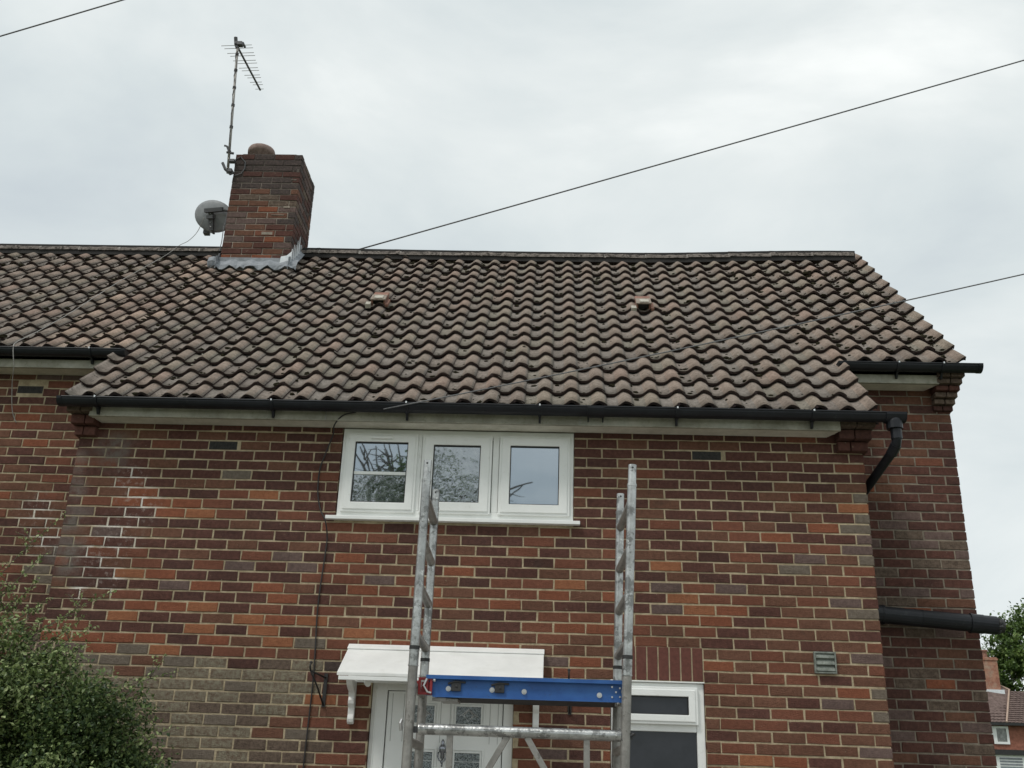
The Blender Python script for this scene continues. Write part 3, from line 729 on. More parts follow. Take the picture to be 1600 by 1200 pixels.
for (xa, xb) in ((XL_END, CX0 - .03), (CX1 + .03, 1.0)):                            # bedding strip under the ridge, its shade painted in as near-black
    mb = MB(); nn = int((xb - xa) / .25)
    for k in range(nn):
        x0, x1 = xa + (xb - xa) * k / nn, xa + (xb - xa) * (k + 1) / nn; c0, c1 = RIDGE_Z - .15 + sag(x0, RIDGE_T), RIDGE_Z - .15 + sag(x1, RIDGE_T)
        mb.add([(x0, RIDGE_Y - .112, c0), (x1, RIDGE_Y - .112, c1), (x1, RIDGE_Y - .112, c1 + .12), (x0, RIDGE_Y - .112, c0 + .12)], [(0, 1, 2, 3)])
    mb.build('ridge_bedding_shade', M['underlay'], roof, kind='stuff')
# moss lumps and crumbs lying in the pans and below the noses
mb = MB(); cnt = 0
while cnt < 2100:
    n = random.randint(-16, 34); r_ = random.choice([4, 5, 6, 7, 8, 9, 10, 11, 12, 13, 14, 15] + ([0, 1, 2, 3] if 0 <= n <= 28 else []))
    w_ = .35
    if n > 27 and r_ > 4: w_ = 1.0
    if r_ > 12: w_ = .8
    if -6 < n < 2 and r_ >= 4: w_ = .95
    if random.random() > w_: continue
    u = random.gauss(.33, .13); v = random.choice([random.uniform(.0, .05), random.uniform(.16, .24), random.uniform(0, .24)])
    x = PX + W * (n + u - .8); t = r_ * G + v
    if CX0 - .1 < x < CX1 + .1 and t > 3.6: continue
    if r_ < 4 and (n < 1): continue
    p = roofpt(x, t, prof(u) - .11 * v + .001); p.z += sag(x, t)
    s = random.choice([.005, .007, .009, .012, .019]) * random.uniform(.7, 1.3)
    mb.blob(p, s * random.uniform(1, 2.0), s * 1.1, s * .7, 0, .3, 5); cnt += 1
mb.build('moss', M['moss'], roof, kind='stuff')
mb = MB()
for _ in range(110):                                # pale crumbs and droppings
    n = random.randint(-10, 33); r_ = random.choice(range(4, 15)) if n < 0 or n > 28 else random.randint(0, 15)
    u = random.uniform(.1, .8); v = random.uniform(.02, .22)
    x = PX + W * (n + u - .8); t = r_ * G + v
    if CX0 - .1 < x < CX1 + .1 and t > 3.6: continue
    p = roofpt(x, t, prof(u) - .11 * v + .002); p.z += sag(x, t)
    s = random.uniform(.004, .009); mb.blob(p, s * random.uniform(1, 2.2), s, s * .6, 0, .3, 5)
mb.build('mortar_crumb', M['mortar_white'], roof, kind='stuff')
# black comb closing the eaves under the first tiles
mb = MB()
for x0, x1, dy in ((-5.88, .07, 0), (XL_END, -5.95, 4 * G * CS), (.12, 1.04, 4 * G * CS)):
    z = Z0 + dy * TN; mb.box(x0, x1, -.165 + dy, -.158 + dy, z - .085, z - .022)
mb.build('eaves_comb', M['rubber'], roof)
# small vent tiles with a hooded opening
def vent_tile(x, t, right):
    mb = MB(); w = .135; h = .060; L = .22
    base = roofpt(x, t, -.035); base.z += sag(x, t)
    def P(a, v, n): return base + Vector((a, v * CS - n * SN, v * SN + n * CS))
    def bx(a0, a1, v0, v1, n0, n1, mi):
        mb.add([P(a0, v0, n0), P(a1, v0, n0), P(a1, v1, n0), P(a0, v1, n0), P(a0, v0, n1), P(a1, v0, n1), P(a1, v1, n1), P(a0, v1, n1)],
               [(0, 3, 2, 1), (4, 5, 6, 7), (0, 1, 5, 4), (1, 2, 6, 5), (2, 3, 7, 6), (3, 0, 4, 7)], mi)
    bx(-w / 2, -w / 2 + .016, 0, L, 0, h, 0); bx(w / 2 - .016, w / 2, 0, L, 0, h, 0)
    bx(-w / 2 - .004, w / 2 + .004, -.012, L * .62, h, h + .014, 3)
    bx(-w / 2 + .03, w / 2 - .02, .0, L * .35, h + .0145, h + .024, 1)
    bx(-w / 2 - .0035, w / 2 + .0035, L * .62 + .001, L + .03, h - .03, h + .002, 0)
    bx(-w / 2 + .017, w / 2 - .017, .05, L, 0, h - .001, 2)
    bx(w / 2 + .001, w / 2 + .030, -.03, L * .6, .0, .030, 0)
    bx(-w / 2 - .05, -w / 2 - .001, -.045, .03, -.01, .035, 1)
    v_ = mb.build('vent_tile', [M['terracotta'], M['mortar_white'], M['rubber'], M['vent_cap']], roof, bevel=.003)
    v_['label'] = 'small terracotta vent tile with pale cap, ' + ('right' if right else 'left') + ' one of the two on the front slope'
vent_tile(-3.955, 9.02 * G, False); vent_tile(-1.438, 9.05 * G, True)

# chimney lead, flaunching, pot -------------------------------------------
mb = MB()
zf = roofpt(0, (CY0 - .06 - Y0) / CS).z
mb.box(CX0 - .02, CX1 + .02, CY0 - .014, CY0 - .002, zf - .03, zf + .125)
seg = 24
vs = []
for i in range(seg + 1):
    x = CX0 - .055 + (CX1 - CX0 + .15) * i / seg; u = (x - PX) / W + .8
    for t_, lf in ((3.54 + .012 * math.sin(i * 1.7), .016), (3.58, .02), (3.64, .04), (3.70, .05)):
        p = roofpt(x, t_, prof(u) * (1.0 if t_ < 3.55 else .35) + lf); vs.append(p)
n4 = 4
fs = [(i * n4 + j, (i + 1) * n4 + j, (i + 1) * n4 + j + 1, i * n4 + j + 1) for i in range(seg) for j in range(3)]
off = len(vs); vs += [v - Vector((0, -SN, CS)) * .006 for v in vs[:]]
fs += [tuple(k + off for k in f[::-1]) for f in fs[:]]
fs += [(i * n4, off + i * n4, off + (i + 1) * n4, (i + 1) * n4) for i in range(seg)]
mb.add(vs, fs)
mb.build('apron_flashing', M['lead'], chimney)
for sx, x0 in ((-1, CX0 - .012), (1, CX1 + .012)):   # wrinkled lead at the two sides
    mb = MB()
    for k in range(6):
        t0 = 3.52 + k * .10; p = roofpt(x0, t0); q = roofpt(x0, t0 + .11)
        mb.prism([(p.y, p.z - .02), (q.y, q.z - .02), (q.y, q.z + .10), (p.y, p.z + .13)], 'x', min(x0, x0 + sx * .006), max(x0, x0 + sx * .006))
        mb.add([roofpt(x0, t0, .02), roofpt(x0 + sx * .055, t0, -.01), roofpt(x0 + sx * .055, t0 + .1, -.01), roofpt(x0, t0 + .1, .03)], [(0, 1, 2, 3)])
    if sx < 0: mb.blob(roofpt(CX0 - .06, 3.60, .02), .06, .05, .075, 0, .12, 9)
    mb.build('side_flashing', M['lead'], chimney)

mb = MB()                                         # pointed flaps of pale lead at the right corner
for k in range(5):
    y = CY0 - .01 + k * .062; p = roofpt(0, (y - Y0) / CS).z
    h = .20 + .02 * math.sin(k * 2.1) + .01 * k
    mb.prism([(y - .01, p), (y + .055, p + .03), (y + .012, p + h)], 'x', CX1 + .014, CX1 + .020)
mb.prism([(CX1 - .10, zf + .0), (CX1 + .03, zf + .0), (CX1 + .02, zf + .20), (CX1 - .03, zf + .15), (CX1 - .09, zf + .14)], 'y', CY0 - .024, CY0 - .016)
mb.build('lead_flap', M['lead_white'], chimney)
mb = MB()
mb.prism([(CX0 + .02, CZ1 - .012), (CX1 - .02, CZ1 - .012), (CX1 - .08, CZ1 + .012), (CX0 + .08, CZ1 + .012)], 'y', CY0 + .02, CY1 - .02)
mb.build('flaunching', M['mortar_chimney'], chimney)
mb = MB(); mb.lathe([(.115, 0), (.125, .10), (.152, .11), (.155, .16), (.145, .185), (.10, .215), (.04, .228), (.005, .23)], (-5.685, 2.68, CZ1 + .02), 22)
mb.build('chimney_pot', M['pot'], chimney, smooth=True)
for (x, z, w, h) in ((-5.165, 7.92, .03, .045), (-5.20, 7.80, .06, .012), (-5.24, 7.45, .07, .02), (-5.42, 7.12, .12, .035), (-5.33, 7.35, .14, .006)):
    mb = MB(); mb.box(x - w / 2, x + w / 2, CY0 - .004, CY0 + .01, z - h / 2, z + h / 2)
    mb.build('mortar_patch', M['mortar_chimney'], chimney)

# ------------------------------------------------------------------ upper window
WX0, WX1, WZ0, WZ1 = -3.838, -2.115, 3.392, 4.034
mb = MB(); mb.ring(WX0, WX1, WZ0, WZ1 + .030, .05, .012, .085)
for xm in (-3.266, -2.690): mb.box(xm - .024, xm + .024, .013, .084, WZ0 + .05, WZ1 - .005)
upper = mb.build('upper_window', M['upvc_white'], house, bevel=.004)
def sash(parent, x0, x1, z0, z1, kind, bar=True, vent=True, bw=.072, gm_=('glass', 'glass_net')):
    mb = MB(); mb.ring(x0, x1, z0, z1, .028, -.006, .03); mb.ring(x0 + .018, x1 - .018, z0 + .018, z1 - .018, bw - .018, -.014, .03)
    s = mb.build('window_sash', M['upvc_white'], parent, bevel=.004)
    gx0, gx1, gz0, gz1 = x0 + bw, x1 - bw, z0 + bw, z1 - bw
    zm = gz0 + (gz1 - gz0) * .485
    m2 = MB(); m2.ring(gx0 - .001, gx1 + .001, gz0 - .001, gz1 + .001, .007, -.004, .012); m2.build('glazing_bead', M['rubber'], s)
    if bar:
        m2 = MB(); m2.box(gx0, gx1, .010, .016, zm, gz1); m2.build('pane', M[gm_[0]], s)
        m2 = MB(); m2.box(gx0, gx1, .0101, .016, gz0, zm - .001); m2.build('pane', M[gm_[1]], s)
        m2 = MB(); m2.box(gx0, gx1, .002, .0095, zm - .011, zm + .011); m2.build('glazing_bar', M['upvc_white'], s)
    else:
        m2 = MB(); m2.box(gx0, gx1, .010, .016, gz0, gz1); m2.build('pane', M[gm_[0]], s)
    if vent:
        m2 = MB(); xc = (x0 + x1) / 2; m2.box(xc - .080, xc + .080, -.034, -.0142, z1 - .052, z1 - .036); m2.build('trickle_vent', M['upvc_white'], s, bevel=.002)
    return s
sash(upper, -3.812, -3.272, 3.424, 4.030, 0)
sash(upper, -3.238, -2.718, 3.424, 4.030, 0, bar=False, vent=False, bw=.085, gm_=('glass_net', 'glass_net'))
sash(upper, -2.663, -2.142, 3.424, 4.030, 0, bar=False, vent=False, bw=.08)
mb = MB(); mb.prism([(-.045, 3.358), (-.045, 3.384), (.012, 3.394), (.06, 3.394), (.06, 3.358)], 'x', -3.905, -2.066)
mb.build('window_sill', M['upvc_white'], upper, bevel=.003)
# lower window
mb = MB(); mb.ring(LOW[0] + .004, LOW[1] - .004, LOW[2] + .03, LOW[3] - .012, .055, .02, .09); mb.box(LOW[0] + .06, LOW[1] - .06, .022, .088, 1.975, 2.035)
mb.box(LOW[0], LOW[1], -.004, .06, LOW[3] - .010, LOW[3] - .001)
lw = mb.build('lower_window', M['upvc_white'], house, bevel=.004)
sash(lw, LOW[0] + .05, LOW[1] - .05, 2.020, 2.262, 0, bar=False, vent=False, bw=.062, gm_=('glass_dark', 'glass_dark'))
m2 = MB(); m2.box(LOW[0] + .059, LOW[1] - .059, .045, .055, 1.13, 1.974); m2.build('pane', M['glass_dark'], lw)
mb = MB(); mb.prism([(-.05, 1.05), (-.05, 1.078), (.02, 1.088), (.06, 1.088), (.06, 1.05)], 'x', LOW[0] - .05, LOW[1] + .05); mb.build('window_sill', M['upvc_white'], lw)

# ------------------------------------------------------------------ door, canopy
mb = MB(); mb.box(-3.474, -3.372, .045, .11, .02, 2.24); mb.box(-2.572, -2.506, .045, .11, .02, 2.24); mb.box(-3.372, -2.572, .045, .11, 2.19, 2.24)
mb.box(-3.452, -3.44, .040, .046, .02, 2.2); 
door = mb.build('front_door', M['upvc_door'], house, bevel=.003)
mb = MB(); mb.box(-3.366, -2.578, .062, .105, .03, 2.186)
leaf = mb.build('door_leaf', M['upvc_door'], door, bevel=.003)
P1 = (-3.202, -3.042, 1.983, 2.098); P2 = (-2.895, -2.724, 1.983, 2.098); Q1 = (-3.20, -3.04, 1.18, 1.80); Q2 = (-2.893, -2.722, 1.18, 1.80)
for (x0, x1, z0, z1) in (P1, P2, Q1, Q2):
    m2 = MB(); m2.ring(x0 - .028, x1 + .028, z0 - .028, z1 + .028, .012, .053, .0625); m2.ring(x0 - .008, x1 + .008, z0 - .008, z1 + .008, .009, .050, .0625)
    m2.build('panel_moulding', M['upvc_door'], leaf, bevel=.002)
    m2 = MB(); m2.box(x0, x1, .0565, .060, z0, z1); pn = m2.build('pane', M['glass_obscure'], leaf)
    m2 = MB(); cx, cz = (x0 + x1) / 2, z1 - .058
    if z1 - z0 < .2:
        for (a, b) in (((0, .04), (.03, .0)), ((.03, 0), (0, -.04)), ((0, -.04), (-.03, 0)), ((-.03, 0), (0, .04)), ((0, .04), (.062, -.008)), ((0, .04), (-.062, -.008)), ((.015, -.02), (.045, .005)), ((-.015, -.02), (-.045, .005))):
            m2.tube([(cx + a[0], .0555, cz + a[1]), (cx + b[0], .0555, cz + b[1])], .0028, 5)
    else:
        m2.box(x0, x1, .0545, .0563, z1 - .058, z1 - .054); m2.tube([(cx, .0555, z1 - .15), (cx + .03, .0555, z1 - .2), (cx, .0555, z1 - .25), (cx - .03, .0555, z1 - .2), (cx, .0555, z1 - .15)], .0028, 5)
    m2.build('lead_came', M['steel'], leaf)
for xx in (-3.335, -3.255, -3.0, -2.935, -2.665, -2.61):
    m2 = MB(); m2.box(xx, xx + .003, .0605, .0622, 1.86, 2.17); m2.build('panel_groove', M['groove'], leaf)
m2 = MB(); R90 = Matrix.Rotation(rad(90), 3, 'X')
kx = -2.972
m2.lathe([(.003, .0), (.008, .01), (.004, .022), (.010, .03), (.006, .04), (.022, .052), (.026, .075), (.02, .092), (.008, .106), (.012, .118), (.002, .135)], (kx, .035, 1.748), 14)
m2.tube([(kx - .026, .03, 1.80), (kx - .030, .025, 1.775), (kx - .018, .022, 1.748), (kx, .02, 1.738), (kx + .018, .022, 1.748), (kx + .030, .025, 1.775), (kx + .026, .03, 1.80)], .005, 7)
m2.blob((kx, .022, 1.737), .011, .011, .011, 0, .03, 8); m2.tube([(kx, .03, 1.73), (kx, .03, 1.708)], .006, 7)
m2.box(kx - .012, kx + .012, .04, .064, 1.76, 1.85)
m2.build('door_knocker', M['chrome_dark'], leaf, smooth=True)
mb = MB()
CY = -.36
mb.prism([(-.012 , 2.472), (CY, 2.262), (CY, 2.240), (-.012, 2.445)], 'x', -3.652, -2.306)
canopy = mb.build('door_canopy', M['canopy_white'], house, bevel=.003)
mb = MB(); mb.prism([(-.003, 2.485), (-.014, 2.485), (-.065, 2.452), (-.065, 2.444), (-.003, 2.46)], 'x', -3.655, -2.303)
mb.build('canopy_flashing', M['canopy_white'], canopy, bevel=.002)
mb = MB(); mb.box(-3.64, -2.318, CY - .002, CY + .018, 2.213, 2.238); mb.box(-3.64, -2.318, -.02, -.002, 2.23, 2.44)
mb.build('canopy_rail', M['upvc_door'], canopy, bevel=.002)
for xc in (-3.598, -2.352):
    mb = MB()
    pr = [(-.004, 2.235), (-.004, 1.965), (-.022, 1.955), (-.040, 1.968), (-.046, 1.99), (-.036, 2.02), (-.040, 2.06), (-.062, 2.085), (-.066, 2.11), (-.054, 2.13), (-.075, 2.16), (-.12, 2.175), (-.17, 2.20), (-.20, 2.236)]
    mb.prism(pr, 'x', xc - .021, xc + .021)
    mb.build('canopy_bracket', M['canopy_white'], canopy, bevel=.004)

# ------------------------------------------------------------------ fittings on the wall
v = thing('extractor_vent', 'small square grey green louvred vent on the brick near the right corner of the bay', 'vent', (-.397, -.02, 2.378))
mb = MB(); mb.ring(-.472, -.324, 2.378, 2.522, .012, -.022, .002); mb.box(-.465, -.33, -.004, .002, 2.385, 2.515); mb.build('vent_frame', M['vent_green'], v, bevel=.002)
for i in range(3):
    mb = MB(); z = 2.390 + i * .0425; mb.prism([(-.006, z), (-.026, z + .004), (-.024, z + .012), (-.010, z + .036), (-.006, z + .036)], 'x', -.459, -.337); mb.build('louvre', M['vent_green'], v, bevel=.002)
v = thing('wall_bracket', 'black iron hanging basket bracket on the brick left of the door canopy', 'bracket', (-3.84, -.03, 2.06), 'hanging basket brackets')
def basket_bracket(v, x, zt, flip=1):
    mb = MB(); mb.box(x - .012, x + .012, -.010, -.001, zt - .20, zt + .02); mb.build('back_plate', M['iron'], v)
    mb = MB(); tip = Vector((x - .062 * flip, -.22, zt + .015)); mb.tube([(x, -.008, zt - .01), tip], .006, 7); mb.tube([(x, -.008, zt - .19), (x - .03 * flip, -.11, zt - .08), tip], .006, 7)
    mb.tube([tip, tip + Vector((0, -.02, .012)), tip + Vector((0, -.03, .035)), tip + Vector((0, -.015, .05))], .006, 7); mb.blob(tip + Vector((0, -.01, .052)), .011, .011, .011, 0, .05, 7)
    mb.build('arm', M['iron'], v, smooth=True)
basket_bracket(v, -3.795, 2.262)
v = thing('wall_bracket', 'black iron bracket between door and lower window, mostly hidden by the blue platform', 'bracket', (-2.125, -.03, 2.05), 'hanging basket brackets')
basket_bracket(v, -2.125, 2.262, .2)
lm = MB(); lm.tube([(-3.492, -.13, 2.222), (-3.470, -.20, 2.205)], .020, 10); lm.tube([(-3.492, -.13, 2.222), (-3.49, -.10, 2.235)], .012, 8); lm.box(-3.51, -3.47, -.12, -.07, 2.232, 2.243)
whole(lm, 'security_camera', [M['upvc_white']], 'small white cylindrical camera tucked under the left end of the door canopy', 'camera', smooth=False)

def cable(name, pts, r, m, label, n=6):
    mb = MB(); 
    P = [Vector(p) for p in pts]; out = []
    for i in range(len(P) - 1):                    # Catmull-Rom
        p0, p1, p2, p3 = P[max(i - 1, 0)], P[i], P[i + 1], P[min(i + 2, len(P) - 1)]
        for k in range(6):
            t = k / 6; out.append(.5 * ((2 * p1) + (p2 - p0) * t + (2 * p0 - 5 * p1 + 4 * p2 - p3) * t * t + (3 * p1 - p0 - 3 * p2 + p3) * t ** 3))
    out.append(P[-1]); mb.tube(out, r, n)
    return whole(mb, name, [m], label, 'cable', smooth=True)
cable('cable', [(-3.72, -.19, 4.125), (-3.82, -.175, 4.10), (-3.88, -.15, 4.035), (-3.91, -.03, 4.00), (-3.955, -.012, 3.86), (-3.987, -.010, 3.73), (-3.984, -.010, 3.56), (-3.95, -.02, 3.43), (-3.899, -.053, 3.34), (-3.882, -.012, 3.23), (-3.885, -.010, 3.09), (-3.899, -.010, 2.725), (-3.881, -.010, 2.247), (-3.888, -.010, 1.671), (-3.89, -.010, .3)], .0052, M['cable_black'],
      'thin black cable down the brick, passing the left end of the window sill')
def wire(a, b, sagm, r, m, label, n=24):
    a, b = Vector(a), Vector(b); mb = MB(); pts = []
    for i in range(n + 1):
        t = i / n; p = a.lerp(b, t); p.z -= sagm * 4 * t * (1 - t); pts.append(p)
    mb.tube(pts, r, 6); return whole(mb, 'overhead_wire', [m], label, 'wire', smooth=True)
A, B = Vector((-3.50, -.30, 4.112)), Vector((1.125, -.5, 5.196)); B2 = B + (B - A) * .9; B2.z += .1
wire(A, B2, .07, .0048, M['cable_grey'], 'telephone wire slanting in front of the tiles down to the gutter above the upper window')
A, B = Vector((-4.588, 3.3, 7.403)), Vector((3.49, 3.3, 10.21)); wire(A, A + (B - A) * 1.7, .02, .0085, M['cable_grey'], 'long overhead wire rising from behind the ridge across the sky to the upper right')
A, B = Vector((-8.662, 2.0, 9.397)), Vector((-7.377, 2, 9.91)); d_ = B - A; wire(A - d_ * 2, B + d_ * 3.5, .02, .0085, M['cable_grey'], 'short length of overhead wire crossing the top left corner of the sky')
# white aerial cable over the roof and down the left wing
rp = lambda x, t, n: tuple(roofpt(x, t, n) + Vector((0, 0, sag(x, t))))
cable('aerial_cable', [(-6.24, 2.70, 7.46), (-6.33, 2.80, 7.33), (-6.44, 2.86, 7.245), rp(-6.52, 4.20, .05), rp(-6.56, 3.9, .02), rp(-6.62, 3.4, .012), rp(-6.665, 2.88, .012), rp(-6.69, 2.3, .012), rp(-6.70, 1.80, .014), rp(-6.75, 1.27, .014), rp(-6.80, 1.02, .01), (-6.77, .455, 4.86), (-6.751, .49, 4.71), (-6.806, .62, 4.605), (-6.814, .72, 4.413), (-6.767, .738, 4.306)], .0036, M['cable_white'],
      'pale cable from the satellite dish down the tiles and over the left wing gutter')

# ------------------------------------------------------------------ satellite dish
ds = thing('satellite_dish', 'grey oval satellite dish seen from behind on the left side of the chimney', 'satellite dish', (-5.9, 2.75, 7.3))
mb = MB(); rings = 6; n = 30; vs = []; c0 = Vector((-6.20, 2.82, 7.555))
e1 = Vector((.985, -.17, 0)).normalized(); nrm = Vector((.15, .93, .30)).normalized(); e1 = (e1 - nrm * e1.dot(nrm)).normalized(); e2 = nrm.cross(e1) * -1
if e2.z < 0: e2 = -e2
ra = rad(-20); ea, eb = e1 * math.cos(ra) + e2 * math.sin(ra), e2 * math.cos(ra) - e1 * math.sin(ra)
for side, o_ in ((1, 0), (-1, .006)):
    for i in range(rings + 1):
        f = i / rings
        for j in range(n):
            a = 2 * math.pi * j / n
            vs.append(c0 + ea * (.245 * f * math.cos(a)) + eb * (.185 * f * math.sin(a)) + nrm * (.045 * f * f + o_))
fs = []; NR = (rings + 1) * n
for s in (0, 1):
    for i in range(rings):
        for j in range(n):
            q = (s * NR + i * n + j, s * NR + i * n + (j + 1) % n, s * NR + (i + 1) * n + (j + 1) % n, s * NR + (i + 1) * n + j)
            fs.append(q if s == 0 else q[::-1])
for j in range(n): fs.append((rings * n + j, rings * n + (j + 1) % n, NR + rings * n + (j + 1) % n, NR + rings * n + j))
mb.add(vs, fs); mb.build('reflector', M['dish'], ds, smooth=True)
mb = MB(); c1 = c0 - nrm * .01
def obx(c, a, b, d, ha, hb, hd, mi=0):
    vs = [c + a * (sx * ha) + b * (sy * hb) + d * (sz * hd) for sz in (-1, 1) for (sx, sy) in ((-1, -1), (1, -1), (1, 1), (-1, 1))]
    mb.add(vs, [(0, 3, 2, 1), (4, 5, 6, 7), (0, 1, 5, 4), (1, 2, 6, 5), (2, 3, 7, 6), (3, 0, 4, 7)], mi)
obx(c1 + e2 * -.06 - nrm * .015, e1, e2, nrm, .026, .12, .014); obx(c1 + e2 * .045 + e1 * .05 - nrm * .04, e1, e2, nrm, .11, .022, .024)
obx(c1 + e2 * -.03 - nrm * .035, e1, e2, nrm, .04, .018, .02)
for k in range(4): mb.blob(c1 + e2 * (-.14 + .05 * k) - nrm * .032, .007, .007, .007, 1, .03, 6)
mb.tube([c1 + e1 * .14 + e2 * .045 - nrm * .04, Vector((CX0 - .004, 2.74, 7.55))], .018, 8)
mb.box(CX0 - .012, CX0 - .001, 2.66, 2.80, 7.46, 7.64)
mb.build('mount', [M['dish_dark'], M['steel']], ds)
mb = MB(); a0 = c1 + e2 * -.17; lnb = Vector((-6.30, 3.0, 7.475)); mb.tube([a0 - nrm * .005, a0 - e2 * .03 + nrm * .05, lnb], .013, 8); mb.build('feed_arm', M['dish_dark'], ds)
mb = MB(); mb.box(lnb.x - .036, lnb.x + .032, lnb.y - .03, lnb.y + .04, lnb.z - .065, lnb.z + .035); mb.tube([lnb, lnb + Vector((0, -.08, .03))], .026, 10); mb.build('receiver', M['dish_dark'], ds, bevel=.006)
mb = MB(); mb.tube([lnb + Vector((.03, 0, -.05)), lnb + Vector((.07, -.02, -.03)), lnb + Vector((.085, -.03, .02)), lnb + Vector((.06, -.1, .09))], .004, 5)
mb.tube([(-5.99, 2.72, 7.52), (-5.985, 2.66, 7.30), (-5.96, 2.60, 7.10), (-5.95, 2.55, 6.95)], .005, 5); mb.tube([(-5.965, 2.70, 7.52), (-5.945, 2.64, 7.2), (-5.935, 2.58, 6.97)], .004, 5)
mb.build('lead_cable', M['cable_grey'], ds)

# ------------------------------------------------------------------ television aerial
ae = thing('tv_aerial', 'tall television aerial on a slim pole strapped to the left edge of the chimney', 'aerial', (-5.95, 2.42, 7.88))
bot, top = Vector((-5.945, 2.42, 7.86)), Vector((-6.062, 2.42, 9.61))
mb = MB(); mb.tube([bot, bot.lerp(top, .5), top], .0145, 10); mb.build('pole', M['aluminium_dull'], ae, smooth=True)
mb = MB()
for f in (.16, .35, .52, .66, .80, .93): p = bot.lerp(top, f); mb.tube([p - Vector((0, 0, .014)), p + Vector((0, 0, .014))], .021, 8)
cb_ = [bot.lerp(top, f) + Vector((.012 * math.sin(f * 40), -.016, 0)) for f in [i / 20 for i in range(3, 20)]]; mb.tube(cb_, .004, 5)
mb.build('cable_tie', M['cable_black'], ae)
mb = MB(); bk = top + Vector((-.012, -.02, .05)); mb.tube([bk + Vector((-.02, 0, .06)), bk + Vector((-.012, .02, -.02)), top + Vector((0, 0, -.03))], .022, 8); mb.box(top.x - .035, top.x + .055, top.y - .03, top.y + .03, top.z + .005, top.z + .05)
mb.tube([top + Vector((.045, .02, .07)), top + Vector((.075, .04, .015))], .014, 8); mb.build('clamp', M['dish_dark'], ae)
b0, b1 = top + Vector((-.02, -.04, .02)), Vector((-6.03, 3.30, 9.66))
mb = MB(); mb.tube([b0, b1], .0125, 8); mb.build('boom', M['dish_dark'], ae)
bd = (b1 - b0).normalized(); sdv = Vector((bd.y, -bd.x, 0)).normalized()
for i in range(13):
    f = .05 + .92 * i / 12; hl = .185 - .011 * i; p = b0.lerp(b1, f) + Vector((0, 0, .008 if i % 2 else -.006))
    mb = MB(); mb.tube([p - sdv * hl, p + sdv * hl], .0034, 5); mb.build('element', M['aluminium_dull'], ae)
mb = MB()
mb.box(CX0 - .04, CX0 + .0, CY0 - .07, CY0 - .006, 7.86, 7.90); mb.box(CX0 - .05, CX0 + .01, CY0 - .06, CY0 - .006, 8.00, 8.03)
mb.tube([(CX0 - .06, 2.42, 8.11), (CX0 - .10, 2.40, 8.20), (CX0 - .13, 2.40, 8.21)], .012, 6); mb.tube([(CX0 - .02, 2.42, 8.12), (CX0 - .10, 2.42, 8.135)], .014, 6)
mb.tube([(CX0 - .12, 2.40, 7.98), (CX0 - .08, 2.40, 7.90), (CX0 - .02, 2.42, 7.85), (CX0 + .01, 2.43, 7.88)], .018, 6)
mb.tube([(CX0 + .0, CY0 - .008, 8.05), (CX0 + .06, CY0 - .008, 8.09), (CX0 + .12, CY0 - .008, 8.02), (CX0 + .125, CY0 - .008, 7.94), (CX0 + .09, CY0 - .008, 7.87), (CX0 + .02, CY0 - .008, 7.84)], .006, 6)
mb.build('wall_mount', M['dish_dark'], ae)

# ------------------------------------------------------------------ scaffold tower
tw = thing('scaffold_tower', 'narrow aluminium scaffold tower standing in front of the door', 'scaffold tower', (-2.42, -1.5, 0))
YF, YR = -1.8, -1.2; TR = .0245
def frame(front, rear, rungs, z_top, col_f, col_r, side, label):
    def at(p, z, y): return Vector((p[0] + p[1] * (z - 1.7), y, z))
    root = None
    for (p, y, cz, nm) in ((front, YF, col_f, 'f'), (rear, YR, col_r, 'r')):
        mb = MB(); mb.tube([at(p, cz, y), at(p, z_top - .115, y)], TR, 18)
        o = mb.build('end_frame' if root is None else 'upright', M['aluminium'], tw if root is None else root, smooth=False)
        if root is None: root = o; o['label'] = label
        mb = MB(); mb.tube([at(p, z_top - .125, y), at(p, z_top - .10, y), at(p, z_top - .094, y), at(p, z_top, y)], TR * .92, 18); mb.tube([at(p, z_top - .122, y), at(p, z_top - .108, y)], TR * 1.08, 18); mb.build('spigot', M['aluminium'], root)
        mb = MB(); q = at(p, z_top - .02, y); mb.tube([q + Vector((0, -TR * .93, 0)), q + Vector((0, -TR * .86, 0))], .006, 8); mb.build('pin_hole', M['rubber'], root)
        mb = MB(); mb.tube([at(p, cz - .006, y), at(p, cz + .012, y)], TR * 1.12, 18); mb.build('collar', M['rubber'], root)
        mb = MB(); mb.tube([at(p, cz - .085, y), at(p, cz - .007, y)], TR * 1.04, 18); mb.tube([at(p, cz - .090, y), at(p, cz - .084, y)], TR * 1.12, 18); mb.build('sleeve', M['aluminium'], root)
        mb = MB(); mb.tube([at(p, .12, y), at(p, cz - .09, y)], TR, 18); mb.build('upright', M['aluminium_dull'], root)
        mb = MB(); mb.tube([at(p, .0, y), at(p, .10, y)], .06, 14); mb.tube([at(p, .09, y), at(p, .13, y)], .02, 8); mb.build('foot', M['plastic_black'], root)
    for z in rungs + [1.795, 1.58, 1.33, 1.08, .83, .58, .33]:
        mb = MB(); mb.tube([at(front, z, YF + .02), at(rear, z, YR - .012)], .0235, 14); mb.build('rung', M['aluminium_dull'], root)
    for (p, y) in ((front, YF), (rear, YR)):
        for z in rungs:
            mb = MB(); s = 1 if y == YF else -1; q = at(p, z, y + s * (TR - .001)); mb.tube([q, q + Vector((0, s * .004, 0))], TR * 1.04, 14); mb.build('weld', M['aluminium'], root)
    return root
fr_r = frame((-1.888, .0355), (-1.893, .023), [3.058, 2.807, 2.562, 2.311, 2.07], 3.268, 2.234, 2.246, 1, 'right end frame of the tower, its far leg inside the near one')
fr_l = frame((-2.974, .0065), (-2.984, .004), [3.066, 2.820, 2.574, 2.323, 2.07], 3.268, 2.252, 2.257, -1, 'left end frame of the tower in front of the window')
